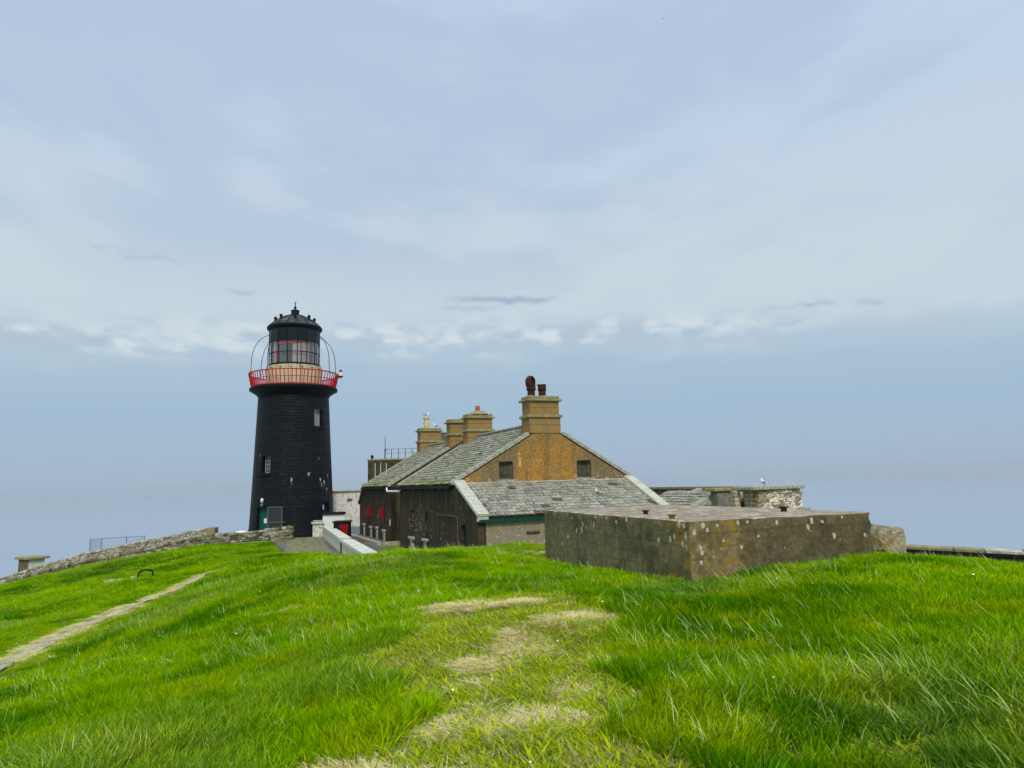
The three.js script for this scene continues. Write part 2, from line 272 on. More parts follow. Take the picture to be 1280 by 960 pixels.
// a dry stone wall along a line of [x, z, bottom, top]
function stoneWall(parent, line, thick, mats, seed, { most = 300, course = 0.16, long = 0.34, cap = true } = {}) {
  const r = rng(seed), items = [];
  for (let i = 0; i < line.length - 1; i++) {
    const [ax, az, ab, at] = line[i], [bx_, bz, bb, bt] = line[i + 1], L = Math.hypot(bx_ - ax, bz - az), turn = Math.atan2(-(bz - az), bx_ - ax);
    const core = extr([[0, ab], [L, bb], [L, bt - course * 0.6], [0, at - course * 0.6]], thick * 0.72); core.translate(0, 0, -thick * 0.36);
    const c = part(parent, 'core', core, mMortar); c.position.set(ax, 0, az); c.rotation.y = turn;
    const rows = Math.max(2, Math.round(Math.max(at - ab, bt - bb) / course));
    for (let k = 0; k < rows; k++) { let s = -r() * long * 0.5; while (s < L) {
      const w = long * (0.55 + r() * 0.9), m = clamp((s + w / 2) / L), lo = mix(ab, bb, m), hi = mix(at, bt, m), ch = (hi - lo) / rows, last = k === rows - 1;
      const y = lo + (k + 0.5) * ch + (r() - 0.5) * 0.03, h = ch * (0.95 + r() * 0.35) + (last ? r() * 0.08 : 0), x = clamp(s + w / 2, w * 0.3, L - w * 0.3);
      items.push({ p: [mix(ax, bx_, x / L), y + (last ? 0.02 : 0), mix(az, bz, x / L)], s: [w * 1.02, h, thick * (0.98 + r() * 0.14) * (last && cap ? 1.04 : 1)], turn: turn + (r() - 0.5) * 0.12, tilt: (r() - 0.5) * 0.16, g: r() * 6 | 0, m: r() * mats.length | 0 });
      s += w; } }
  }
  items.sort((a, b) => b.s[0] * b.s[1] - a.s[0] * a.s[1]);
  const rest = {};
  items.forEach((it, k) => {
    if (k < most) { const o = part(parent, 'stone', stoneShapes[it.g], mats[it.m]); o.position.set(...it.p); o.rotation.set(0, it.turn, it.tilt); o.scale.set(...it.s); }
    else { const g = stoneShapes[it.g].clone(), m = new THREE.Matrix4().compose(V(...it.p), new THREE.Quaternion().setFromEuler(new THREE.Euler(0, it.turn, it.tilt)), V(...it.s)); (rest[it.m] ??= []).push(g.applyMatrix4(m)); }
  });
  for (const k in rest) { const o = part(parent, 'small_stones', mergeGeometries(rest[k]), mats[k]); o.userData.kind = 'stuff'; }
}
{
  // the rubble wall from the tower's lane down the field; further down it is the low front wall
  const a = thing('rubble_wall', 'rough grey rubble wall running from the black tower down beside the green field', 'wall');
  stoneWall(a, [[-15.9, -50.3, -0.3, 0.98], [-19.3, -50.2, -0.3, 0.62], [-21.9, -50, -0.5, 0.6], [-25.1, -49.6, -0.95, -0.1], [-30.4, -49.2, -1.75, -0.98], [-36.3, -48.8, -3.1, -2.3], [-41, -48.6, -3.9, -3.2]], 0.5, mRubble, 551, { course: 0.2, long: 0.3 });
  const b = thing('whitewashed_wall', 'old whitewashed stone wall behind the low rubble wall, ending in a square pier', 'wall');
  stoneWall(b, [[-22.3, -51.4, -0.5, 0.98], [-25.4, -51.2, -0.9, 0.45], [-30.8, -50.9, -1.7, -0.5], [-36.6, -50.6, -2.9, -2.05], [-41.5, -50.4, -3.8, -3.1]], 0.5, mWashed, 553, { course: 0.16, long: 0.22 });
  part(b, 'pier', bx(-22.35, -21.75, -0.6, 1.02, -51.75, -51.05, 0.03), M(0xffffff, { map: mottled(256, [150, 134, 96], [132, 118, 82], [164, 150, 118], 555, { k: 6 }) }));
}

// ---------------------------------------------------------------- white parapet beside the lane
{
  const t = thing('parapet_wall', 'low white parapet wall with broad coping slabs along the lane to the tower', 'wall');
  const seg = (ax, az, bx_, bz, y0, ya, yb, n, w) => {
    const dir = V(bx_ - ax, 0, bz - az), L = dir.length(); dir.normalize();
    for (let i = 0; i < n; i++) {
      const s0 = L * i / n, s1 = L * (i + 1) / n, ym = mix(ya, yb, (i + 0.5) / n), a = V(ax, 0, az).addScaledVector(dir, s0 + 0.02), b = V(ax, 0, az).addScaledVector(dir, s1 - 0.02);
      part(t, 'wall_panel', uvm(bar(a.clone().setY((y0 + ym - 0.14) / 2), b.clone().setY((y0 + ym - 0.14) / 2), w - 0.14, ym - 0.14 - y0)), mWhite);
      part(t, 'coping_slab', uvm(bar(a.clone().setY(ym - 0.07).addScaledVector(dir, -0.015), b.clone().setY(ym - 0.07).addScaledVector(dir, 0.015), w, 0.14)), mWhiteCope);
    }
    const a = V(ax, (y0 + ya - 0.3) / 2, az), b = V(bx_, (y0 + ya - 0.3) / 2, bz); part(t, 'core', uvm(bar(a, b, w - 0.26, ya - 0.3 - y0)), mMortar);
  };
  seg(-13.75, -51.4, -9.4, -39.0, -0.2, 0.9, 0.86, 6, 0.62);
  seg(-9.1, -38.1, -6.0, -29.6, -0.3, 0.84, 0.82, 4, 0.66);
  part(t, 'stub_pier', uvm(bar(V(-9.38, 0.2, -38.92), V(-9.12, 0.2, -38.18), 0.56, 0.9)), mMortar);
  const p = thing('gate_pier', 'small square white gate pier at the foot of the black tower', 'pier', [-14.75, 0, -52.6], 0.35);
  part(p, 'shaft', bx(-0.36, 0.36, -0.2, 1.0, -0.36, 0.36, 0.03), mWhite); part(p, 'cap', bx(-0.46, 0.46, 1.0, 1.12, -0.46, 0.46, 0.02), mWhiteCope); part(p, 'upper_cap', bx(-0.34, 0.34, 1.12, 1.24, -0.34, 0.34, 0.04), mCoping);
  const q = thing('porch', 'small white block with a black flat slab against the tower side', 'porch', [-13.9, 0, -54.0], 0.3);
  part(q, 'wall', bx(-0.85, 0.75, -0.1, 1.62, -0.7, 0.7, 0.01), mWhitePlain); part(q, 'roof_slab', bx(-1.0, 0.85, 1.62, 1.76, -0.8, 0.85, 0.02), mBlack);
}
// ---------------------------------------------------------------- tall whitewashed yard wall behind the lane
{
  const t = thing('yard_wall', 'tall whitewashed stone yard wall between the tower and the dark cottages', 'wall', [-16.5, 0, -58.2], -0.02);
  const map = tex(512, 512, (u, v) => {
    const row = Math.floor(v * 16), off = hash(row, 3, 60) * 0.5, x = u * 9 + off, j = Math.min(x - Math.floor(x), 1 - x + Math.floor(x)), jv = Math.min(v * 16 - row, 1 - v * 16 + row), n = fbm(u * 20, v * 20, 4, 61, 20);
    let c = mix3([240, 238, 230], [222, 218, 206], fbm(u * 8, v * 8, 4, 62, 8)); const worn = sm(0.54, 0.66, n) * (jv < 0.2 || j < 0.12 ? 1 : 0.5); c = mix3(c, [168, 158, 136], worn * 0.5); return c; });
  map.repeat.set(1 / 3.2, 1 / 3.2);
  const bump = tex(512, 512, (u, v) => { const row = Math.floor(v * 16), off = hash(row, 3, 60) * 0.5, x = u * 9 + off, j = Math.min(x - Math.floor(x), 1 - x + Math.floor(x)), jv = Math.min(v * 16 - row, 1 - v * 16 + row); return 0.75 * sm(0, 0.16, Math.min(j * 1.6, jv)) + 0.25 * fbm(u * 24, v * 24, 3, 63, 24); }, false); bump.repeat.set(1 / 3.2, 1 / 3.2);
  part(t, 'wall', extr([[0, -0.3], [7.5, -0.3], [7.5, 3.2], [0, 3.2]], 0.5, [rectHole(2.75, 3.15, 2.45, 2.7)]), M(0xffffff, { map, bumpMap: bump, bumpScale: 0.02 }));
  part(t, 'vent_back', bx(2.7, 3.2, 2.4, 2.75, 0.02, 0.06), mWhite);
  for (let i = 0; i < 5; i++) part(t, 'coping_slab', bx(i * 1.5 + 0.012, i * 1.5 + 1.488, 3.2, 3.34, -0.06, 0.58, 0.02), mChimCap);
  part(t, 'plinth', bx(0, 7.5, -0.3, 0.45, 0.5, 0.56, 0.01), M(0x87939a));
}

// ---------------------------------------------------------------- concrete tank on the mound
{
  const A = V(0.585, 0, -18.7), B = V(2.94, 0, -12.1), d = B.clone().sub(A), len = d.length(), turn = Math.atan2(d.x, d.z), wid = 3.95;
  // local frame: origin at B (the near corner), +x along the right-hand face, -z along the left-hand face
  const ux = V(6.68 - 2.94, 0, -13.34 + 12.1).normalize(), th = Math.atan2(-ux.z, ux.x);
  const t = thing('concrete_tank', 'long low weathered concrete tank spotted with white lichen, sunk in the grass', 'tank', [B.x, 0, B.z], th);
  const spots = (seed, n, W, H) => { const r = rng(seed), L = []; for (let i = 0; i < n; i++) L.push([r() * W, Math.pow(r(), 0.75) * H, 0.018 + r() * r() * 0.055, 0.6 + r() * 0.7]); return L; };
  const face = (W, H, seed, A_, B_, C_, gold, list, px, joint) => tex(px, Math.round(px * H / W), (u, v) => {
    const x = u * W, y = v * H, n = fbm(x * 1.6, y * 1.6, 5, seed), q = fbm(x * 5, y * 5, 5, seed + 5), f = (hash(x * 160 | 0, y * 160 | 0, seed) - 0.5) * 30, drip = fbm(x * 6, y * 0.5, 3, seed + 9);
    let c = mix3(A_, B_, sm(0.34, 0.66, n)); c = mix3(c, C_, sm(0.5, 0.68, q) * 0.7); c = mix3(c, [64, 60, 38], sm(0.58, 0.74, drip) * 0.18); { const k = 0.8 + 0.4 * fbm(x * 18, y * 18, 3, seed + 31); c = [c[0] * k, c[1] * k, c[2] * k]; }
    const g = gold(x, y) * sm(0.42, 0.6, fbm(x * 7, y * 7, 5, seed + 13)); c = mix3(c, [164, 126, 44], g * 0.7);
    c = mix3(c, [70, 64, 46], sm(0.02, 0.006, Math.abs(((y + 0.02 * Math.sin(x * 2)) % 0.22) - 0.11)) * 0.35 * sm(0.35, 0.6, fbm(x * 1.3, y * 6, 3, seed + 41))); if (joint && x > joint) c = [c[0] * 0.84, c[1] * 0.86, c[2] * 0.9];
    for (const [sx, sy, sr, k] of list) { const dx = x - sx, dy = (y - sy) * k; if (Math.abs(dx) < sr * 1.6 && Math.abs(dy) < sr * 1.6) { const d2 = Math.hypot(dx, dy) + (fbm(x * 30, y * 30, 2, seed + 21) - 0.5) * sr * 0.9; c = mix3(c, [196, 192, 172], sm(sr, sr * 0.72, d2) * 0.9); } }
    return [c[0] + f, c[1] + f, c[2] + f];
  });
  const H = 1.85, y0 = 1.0, top = y0 + H;
  // left face: x runs from the far end (0) to the near corner (len)
  const rs = rng(617), spot = (k = 1) => (p => [p[0], p[1], (0.03 + rs() * 0.028) * k, 0.55 + rs() * 0.35]);
  const sl = [[1.89, 1.71], [2.52, 1.61], [3.25, 1.78], [3.8, 1.79], [4.26, 1.73], [2.46, 1.48], [2.15, 1.44], [2.73, 1.53], [3.15, 1.62], [1.61, 1.26], [5.96, 1.47], [6.37, 1.51], [6.51, 1.57], [6.69, 1.77], [6.84, 1.77], [6.89, 1.6], [6.78, 1.46], [6.89, 1.41], [4.72, 1.8], [1.25, 1.07]].map(spot(1.0)).concat(spots(611, 16, len, H).map(q => [q[0], H - Math.abs(q[1] - 0.25) * 0.5, q[2] * 0.4, q[3]]));
  const sr_ = [[0.28, 1.77], [0.36, 1.69], [0.56, 1.76], [0.99, 1.79], [1.18, 1.79], [1.39, 1.54], [1.03, 1.37], [0.67, 1.49], [0.2, 1.4], [0.23, 1.31], [2.56, 1.75], [1.8, 1.75], [2.8, 1.72], [2.47, 1.64], [3.04, 1.46], [3.75, 1.44], [0.2, 1.16], [0.1, 1.66]].map(spot(0.72)).concat(spots(613, 14, 3.93, H).map(q => [q[0], H - q[1] * 0.5, q[2] * 0.4, q[3]]));
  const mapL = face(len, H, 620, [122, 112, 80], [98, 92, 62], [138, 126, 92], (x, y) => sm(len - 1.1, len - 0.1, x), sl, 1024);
  const mapR = face(3.93, H, 640, [142, 124, 84], [116, 104, 70], [98, 88, 60], (x, y) => 0.9 * Math.exp(-Math.pow((x - 0.8) / 0.35, 2)) + 0.7 * sm(0.25, 0, x) + 0.25 * sm(1.5, 3.9, x), sr_, 1024, 1.02);
  const mapT = mottled(1024, [160, 144, 122], [138, 124, 104], [196, 188, 168], 660, { speck: 34, k: 12, patch: 0.6 });
  mapL.wrapS = mapL.wrapT = mapR.wrapS = mapR.wrapT = THREE.ClampToEdgeWrapping;
  const W = 3.93;
  const g = new THREE.BoxGeometry(W, H, len); g.translate(W / 2, y0 + H / 2, -len / 2); // sides: +x, -x, +y, -y, +z, -z
  // knock the arrises about a little
  const gg = new THREE.BoxGeometry(W, H, len, 70, 30, 110); { const a = gg.attributes.position; for (let i = 0; i < a.count; i++) { const x = a.getX(i), y = a.getY(i), z = a.getZ(i), ex = Math.abs(x) > W / 2 - 1e-4, ey = Math.abs(y) > H / 2 - 1e-4, ez = Math.abs(z) > len / 2 - 1e-4, n = ex + ey + ez; const s1 = fbm(x * 3 + z * 3 + 20, y * 3 + z, 4, 671), chip = n > 1 ? 0.006 + 0.02 * sm(0.5, 0.72, s1) : 0, d = chip + (fbm(x * 1.5 + z * 1.5, y * 1.5 - z, 3, 673) - 0.5) * 0.01; a.setXYZ(i, ex ? x - Math.sign(x) * d : x, ey ? y - Math.sign(y) * d * 0.7 : y, ez ? z - Math.sign(z) * d : z); } gg.computeVertexNormals(); }
  const q = gg.toNonIndexed ? (gg.index ? gg.toNonIndexed() : gg) : gg; q.translate(W / 2, y0 + H / 2, -len / 2);
  const p = q.attributes.position, nn = q.attributes.normal, uv = new Float32Array(p.count * 2), groups = { L: [], R: [], T: [] };
  for (let i = 0; i < p.count; i += 3) {
    const nx = (nn.getX(i) + nn.getX(i + 1) + nn.getX(i + 2)) / 3, ny = (nn.getY(i) + nn.getY(i + 1) + nn.getY(i + 2)) / 3, nz = (nn.getZ(i) + nn.getZ(i + 1) + nn.getZ(i + 2)) / 3;
    const k = Math.abs(ny) > Math.abs(nx) && Math.abs(ny) > Math.abs(nz) ? 'T' : Math.abs(nx) > Math.abs(nz) ? 'L' : 'R'; groups[k].push(i, i + 1, i + 2);
    for (let j = i; j < i + 3; j++) { if (k === 'T') { uv[j * 2] = p.getX(j) / 3; uv[j * 2 + 1] = p.getZ(j) / 3; } else if (k === 'L') { uv[j * 2] = (p.getZ(j) + len) / len; uv[j * 2 + 1] = (p.getY(j) - y0) / H; } else { uv[j * 2] = p.getX(j) / W; uv[j * 2 + 1] = (p.getY(j) - y0) / H; } }
  }
  q.setAttribute('uv', new THREE.BufferAttribute(uv, 2));
  const pick = ids => { const b = new THREE.BufferGeometry(); for (const a of ['position', 'normal', 'uv']) { const s = q.attributes[a], n = s.itemSize, arr = new Float32Array(ids.length * n); ids.forEach((id, i) => { for (let k = 0; k < n; k++) arr[i * n + k] = s.array[id * n + k]; }); b.setAttribute(a, new THREE.BufferAttribute(arr, n)); } return b; };
  const cm = map => M(0xffffff, { map, bumpMap: grainBump, bumpScale: 0.006, roughness: 0.95 });
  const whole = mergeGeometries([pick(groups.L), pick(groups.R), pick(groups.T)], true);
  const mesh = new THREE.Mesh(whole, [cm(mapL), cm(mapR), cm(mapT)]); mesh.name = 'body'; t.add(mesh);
  // stubs of old fittings on the top
  const stub = (label, x, z, m, h, r) => { const o = thing('mooring_stub', label, 'stub', [x, top, z]); part(o, 'post', new THREE.CylinderGeometry(r * 0.8, r, h, 10).translate(0, h / 2, 0), m); part(o, 'cap', new THREE.CylinderGeometry(r * 1.6, r * 1.35, h * 0.35, 10).translate(0, h * 0.95, 0), m); return o; };
  stub('rusty dark stub on the tank top nearest the slated roof', 2.75, -14.6 - 0.4, mRust, 0.075, 0.055);
  stub('ochre stub near the front corner of the tank top', 2.86, -13.0, mRustBright, 0.07, 0.055);
  stub('rusty stub on the tank top in front of the white ruin', 5.45, -14.4, mRust, 0.09, 0.065);
}

// ---------------------------------------------------------------- slates
const slateMap = k => tex(256, 256, (u, v) => { const n = fbm(u * 5, v * 5, 5, 700 + k, 5), l = sm(0.55, 0.68, fbm(u * 9, v * 9, 4, 710 + k, 9)), g = sm(0.58, 0.7, fbm(u * 4, v * 4, 4, 720 + k, 4)); let c = mix3([166, 163, 152], [134, 132, 122], n); c = mix3(c, [208, 206, 194], l * 0.8); c = mix3(c, [146, 143, 112], g * 0.3); const f = (hash(u * 256 | 0, v * 256 | 0, k) - 0.5) * 20; return [c[0] + f, c[1] + f, c[2] + f]; });
const slateTex = [slateMap(0), slateMap(1)];
const slateMats = [0xffffff, 0xe8e8e0, 0xfaf8ee, 0xd6d6cc, 0xfffdf0, 0x908c84].map((c, k) => M(c, { map: slateTex[k & 1], bumpMap: stoneBump, bumpScale: 0.008, roughness: 0.85 }));
const slateGeos = [0, 1, 2, 3].map(k => { const g = new THREE.BoxGeometry(1, 1, 1), uv = g.attributes.uv; for (let i = 0; i < uv.count; i++) uv.setXY(i, uv.getX(i) * 0.5 + k * 0.23, uv.getY(i) * 0.5 + k * 0.31); return g; });
// slates laid in courses on the slope that starts at O and runs along E (length L) and up S (length H)
function slates(parent, O, E, S, L, H, { e, w, seed, single = 0, moss = null, miss = 0, shade = 1 }) {
  const r = rng(seed), N = E.clone().cross(S); if (N.y < 0) N.negate(); const rows = Math.ceil(H / e), merged = []; let made = 0;
  for (let k = 0; k < rows; k++) { let s = (k & 1 ? -w / 2 : 0);
    while (s < L - 0.02) {
      const ww = w * (0.85 + r() * 0.3), a = Math.max(0, s), b = Math.min(L, s + ww); s += ww; if (b - a < 0.05 || r() < miss) continue;
      const len = e * 1.75, tilt = 0.1 + r() * 0.06, th = 0.034 + r() * 0.022;
      const Sx = S.clone().applyAxisAngle(E, (N.clone().dot(E.clone().cross(S)) > 0 ? -1 : 1) * tilt), Nx = E.clone().cross(Sx); if (Nx.y < 0) Nx.negate();
      const slip = (r() < 0.06 ? -r() * 0.06 : 0) + (r() - 0.5) * 0.03, c = O.clone().addScaledVector(E, (a + b) / 2).addScaledVector(S, k * e + len / 2 + slip).addScaledVector(N, 0.02 + th / 2 + r() * 0.006);
      const rotE = E.clone().applyAxisAngle(Nx, (r() - 0.5) * 0.05), rotS = Nx.clone().cross(rotE); if (rotS.dot(S) < 0) rotS.negate();
      const m = new THREE.Matrix4().makeBasis(rotE, Nx, rotE.clone().cross(Nx)).scale(V(b - a - 0.04, th, len)).setPosition(c);
      const gi = r() * 4 | 0, mi = r() < 0.03 ? 5 : r() * 5 | 0;
      if (made < single) { const o = part(parent, 'slate', slateGeos[gi], slateMats[mi]); m.decompose(o.position, o.quaternion, o.scale); made++; }
      else { const g = slateGeos[gi].clone().toNonIndexed().applyMatrix4(m), col = new Float32Array(g.attributes.position.count * 3), f = (0.62 + r() * 0.38) * shade, gr = moss ? moss((a + b) / 2, k * e) * r() : 0; for (let i = 0; i < col.length; i += 3) { col[i] = f * mix(1, 0.72, gr); col[i + 1] = f * mix(0.98, 0.86, gr); col[i + 2] = f * mix(0.9, 0.36, gr); } g.setAttribute('color', new THREE.BufferAttribute(col, 3)); merged.push(g); }
    } }
  if (merged.length) { const o = part(parent, 'slates', mergeGeometries(merged), M(0xffffff, { map: slateTex[0], vertexColors: true, bumpMap: stoneBump, bumpScale: 0.008, roughness: 0.85 })); o.userData.kind = 'stuff'; }
}
// boarding under the slates
function roofBoard(O, E, S, L, H, t = 0.08) {
  const N = E.clone().cross(S); const up = N.y < 0 ? -1 : 1; N.multiplyScalar(up);
  const g = new THREE.BoxGeometry(L, t, H), m = new THREE.Matrix4().makeBasis(E, N, E.clone().cross(N)).setPosition(O.clone().addScaledVector(E, L / 2).addScaledVector(S, H / 2).addScaledVector(N, -t / 2)); return uvm(g.applyMatrix4(m));
}

// ---------------------------------------------------------------- the two cottages, end to end along the yard
const HW = 9.86, EAVE = 3.62, APEX = 6.45, MID = HW / 2, PITCH = Math.atan2(APEX - EAVE, MID);
const HOUSE = [-2.86, 0, -33], TURN = 0.416;
const inHouse = (X, v) => { const c = Math.cos(TURN), s = Math.sin(TURN); return [HOUSE[0] + X * c - v * s, HOUSE[2] - X * s - v * c]; };
const mGable = (() => { const map = tex(1024, 768, (u, v) => {
  const x = u * 10, y = v * 7.5, n = fbm(x * 0.9, y * 0.9, 5, 801), q = fbm(x * 3.5, y * 3.5, 5, 803), f = (hash(u * 1024 | 0, v * 768 | 0, 805) - 0.5) * 42, drip = fbm(x * 4, y * 0.35, 4, 807);
  let c = mix3([142, 122, 88], [122, 106, 76], n);
  let gold = sm(3.1, 3.25, x) * sm(7.6, 6.0, x) * (0.55 + 0.45 * sm(6.1, 4.6, y)) + 0.75 * sm(1.9, 0.9, x) * sm(4.6, 3.7, y);
  gold *= 0.55 + 0.5 * sm(0.3, 0.62, q); const gr = fbm(x * 24, y * 24, 3, 813); c = mix3(c, [188, 132, 54], clamp(gold) * 0.78); const k = 0.7 + 0.6 * gr; c = [c[0] * k, c[1] * k, c[2] * k];
  c = mix3(c, [92, 80, 56], sm(0.58, 0.74, drip) * 0.25);
  const w = Math.exp(-Math.pow((x - 3.42) / 0.055, 2)) * sm(4.3, 4.45, y) * sm(5.15, 4.95, y) * sm(0.3, 0.5, fbm(x * 14, y * 5, 3, 809)); c = mix3(c, [206, 200, 184], w);
  c = mix3(c, [196, 188, 168], sm(0.66, 0.72, fbm(x * 5, y * 5, 4, 811)) * sm(4.1, 3.6, y) * 0.8);
  return [c[0] + f, c[1] + f, c[2] + f]; });
  map.repeat.set(1 / 10, 1 / 7.5); const b = grainBump.clone(); b.repeat.set(0.5, 0.5); return M(0xffffff, { map, bumpMap: b, bumpScale: 0.02, roughness: 1 }); })();
const mDarkWall = (() => { const map = tex(1024, 1024, (u, v) => {
  const x = u * 6, y = v * 6, n = fbm(x * 1.2, y * 0.5, 5, 821), st = fbm(x * 9, y * 0.7, 4, 823), f = (hash(u * 1024 | 0, v * 1024 | 0, 825) - 0.5) * 12;
  let c = mix3([72, 61, 44], [48, 42, 31], n); c = mix3(c, [92, 80, 58], sm(0.56, 0.72, st) * 0.7); c = mix3(c, [58, 60, 36], sm(0.55, 0.7, fbm(x * 0.8, y * 0.8, 4, 827)) * 0.5);
  return [c[0] + f, c[1] + f, c[2] + f]; }); map.repeat.set(1 / 6, 1 / 6); return M(0xffffff, { map, roughness: 0.85 }); })();
const mGuano = M(0xb4b1a2);
// droppings: small flat splashes standing proud of a wall in the plane x = 0 (x runs along s = -z)
function splashes(parent, n, seed, at) { const r = rng(seed), list = []; for (let i = 0; i < n; i++) { const [s, y] = at(r), w = 0.01 + r() * 0.018, h = 0.015 + r() * r() * 0.1; const g = new THREE.CircleGeometry(1, 7); g.scale(w, h, 1); const p = g.attributes.position; for (let k = 1; k < p.count; k++) { const j = 0.7 + r() * 0.6; p.setXY(k, p.getX(k) * j, p.getY(k) * j); } g.rotateY(-Math.PI / 2); g.translate(-0.006, y, -s); list.push(g); } const o = part(parent, 'droppings', merge(list), mGuano); o.userData.kind = 'stuff'; }

function chimney(parent, x0, x1, z0, z1, yb, mat, capMat) {        // z0 is the near face
  const shaft = merge([bx(x0, x1, yb, 6.78, z1, z0, 0.02), bx(x0 + 0.04, x1 - 0.04, 6.78, 7.64, z1 + 0.04, z0 - 0.04, 0.02)]);
  const c = part(parent, 'chimney', shaft, mat);
  part(c, 'string_course', bx(x0 - 0.09, x1 + 0.09, 6.78, 6.93, z1 - 0.09, z0 + 0.09, 0.03), capMat);
  part(c, 'cap', merge([bx(x0 - 0.1, x1 + 0.1, 7.62, 7.73, z1 - 0.1, z0 + 0.1, 0.03), bx(x0 + 0.0, x1 - 0.0, 7.73, 7.9, z1, z0, 0.05)]), capMat);
  // joints between the big ashlar blocks
  part(c, 'joint', merge([bx(x0 - 0.004, x1 + 0.004, 6.42, 6.435, z1 - 0.004, z0 + 0.004), bx(mix(x0, x1, 0.5), mix(x0, x1, 0.5) + 0.015, 6.44, 6.77, z0 - 0.02, z0 + 0.004), bx(x0 + 0.034, x1 - 0.034, 7.29, 7.305, z1 + 0.034, z0 - 0.034)]), mMortar);
  return c;
}
function verge(parent, name, z0, z1, m, stop = 1, right = true) { // sloping coping on a gable between z0 and z1
  const zc = (z0 + z1) / 2, w = Math.abs(z1 - z0), out = 0.1;
  for (const s of right ? [0, 1] : [0]) for (let k = 0; k < 5; k++) {
    const X = t0 => { const t = t0 * stop; return xAt(t); }, xAt = t => s ? HW + 0.16 - t * (MID + 0.16) : -0.16 + t * (MID + 0.16), Y = t => EAVE - 0.1 + out + t * stop * (APEX - EAVE + 0.1);
    const a = V(X(k / 5 + 0.003), Y(k / 5 + 0.003), zc), b = V(X((k + 1) / 5 - 0.003), Y((k + 1) / 5 - 0.003), zc); part(parent, name, uvm(bar(a, b, w, 0.15)), m);
  }
}
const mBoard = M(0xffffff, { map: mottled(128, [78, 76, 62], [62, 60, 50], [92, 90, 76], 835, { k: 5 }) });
function windowIn(parent, x0, x1, y0, y1, z, m) {      // a sash set back in an opening of a wall facing +z
  const w = part(parent, 'window', merge([bx(x0, x0 + 0.08, y0, y1, z - 0.06, z), bx(x1 - 0.08, x1, y0, y1, z - 0.06, z), bx(x0 + 0.08, x1 - 0.08, y0, y0 + 0.08, z - 0.06, z), bx(x0 + 0.08, x1 - 0.08, y1 - 0.08, y1, z - 0.06, z)]), m);
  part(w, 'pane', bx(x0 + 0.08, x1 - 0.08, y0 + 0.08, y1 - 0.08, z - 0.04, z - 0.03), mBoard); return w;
}
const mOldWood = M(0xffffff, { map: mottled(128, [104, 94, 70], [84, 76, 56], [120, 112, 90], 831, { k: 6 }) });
function cottage(label, V0, V1, o) {
  const t = thing('cottage', label, 'cottage', [inHouse(0, V0)[0], 0, inHouse(0, V0)[1]], TURN), L = V1 - V0;
  const pent = [[0.02, -0.3], [HW - 0.02, -0.3], [HW - 0.02, EAVE - 0.06], [MID, APEX - 0.06], [0.02, EAVE - 0.06]];
  const near = extr(pent, 0.42, o.gableHoles ?? []); near.translate(0, 0, -0.42); part(t, 'gable_wall', near, o.gable, o.gableLabel);
  const far = extr(pent, 0.42); far.translate(0, 0, -L); part(t, 'gable_wall', far, o.gable);
  const sideL = extr(o.side, 0.4, o.sideHoles); sideL.rotateY(Math.PI / 2); const wallL = part(t, 'side_wall', uvm(sideL), mDarkWall, 'dark tarred side wall spattered with droppings');
  const sideR = extr([[0, -0.3], [L, -0.3], [L, EAVE - 0.08], [0, EAVE - 0.08]], 0.4); sideR.rotateY(Math.PI / 2); sideR.translate(HW - 0.4, 0, 0); part(t, 'side_wall', uvm(sideR), mDarkWall);
  // roof
  const run = MID + 0.14, H = run / Math.cos(PITCH), Sl = V(Math.cos(PITCH), Math.sin(PITCH), 0), Sr = V(-Math.cos(PITCH), Math.sin(PITCH), 0), yb = EAVE - 0.14 * Math.tan(PITCH), E = V(0, 0, -1);
  const rl = part(t, 'roof', roofBoard(V(-0.14, yb + 0.02, -0.04), E, Sl, L - 0.08, H), mDarkStoneSide); slates(rl, V(-0.16, yb + 0.02, -0.3), E, Sl, L - 0.6, H - 0.05, { e: 0.28, w: 0.44, seed: o.seed, moss: (a, b) => sm(0.9, 0.1, b) * 1.2 + 0.55 * sm(0.5, 0.65, fbm(a * 0.7, b * 0.7, 3, o.seed)), miss: 0.012 });
  const rr = part(t, 'roof', roofBoard(V(HW + 0.14, yb + 0.02, -0.04), E, Sr, L - 0.08, H), mDarkStoneSide); slates(rr, V(HW + 0.16, yb + 0.02, -0.3), E, Sr, L - 0.6, H - 0.05, { e: 0.28, w: 0.44, seed: o.seed + 1 });
  part(t, 'ridge', merge([uvm(bar(V(MID - 0.1, APEX + 0.06, -0.4), V(MID - 0.1, APEX + 0.06, -L + 0.4), 0.26, 0.03, V(0.5, 0.85, 0))), uvm(bar(V(MID + 0.1, APEX + 0.06, -0.4), V(MID + 0.1, APEX + 0.06, -L + 0.4), 0.26, 0.03, V(-0.5, 0.85, 0)))]), mCoping);
  verge(t, 'verge_coping', 0.06, -0.32, o.verge, 0.81); verge(t, 'verge_coping', -L - 0.04, -L + 0.3, o.verge, 0.81);
  // eaves gutter on brackets along the yard
  part(t, 'eaves_gutter', uvm(bar(V(-0.2, yb - 0.08, -0.1), V(-0.2, yb - 0.08, -L + 0.1), 0.12, 0.1)), mIron);
  for (let s = 0.5; s < L; s += 1.15) part(t, 'gutter_bracket', bx(-0.24, 0.0, yb - 0.26, yb - 0.02, -s - 0.03, -s + 0.03), mDarkWall);
  // thin cover battens on the tarred wall
  for (const [s, a, b] of o.battens) part(wallL, 'batten', bx(-0.022, -0.002, a, b, -s - 0.02, -s + 0.02), o.battenMat);
  return { t, wallL, L };
}
const mBatten = M(0xffffff, { map: mottled(128, [70, 63, 48], [52, 47, 37], [92, 86, 70], 833, { k: 8 }) });
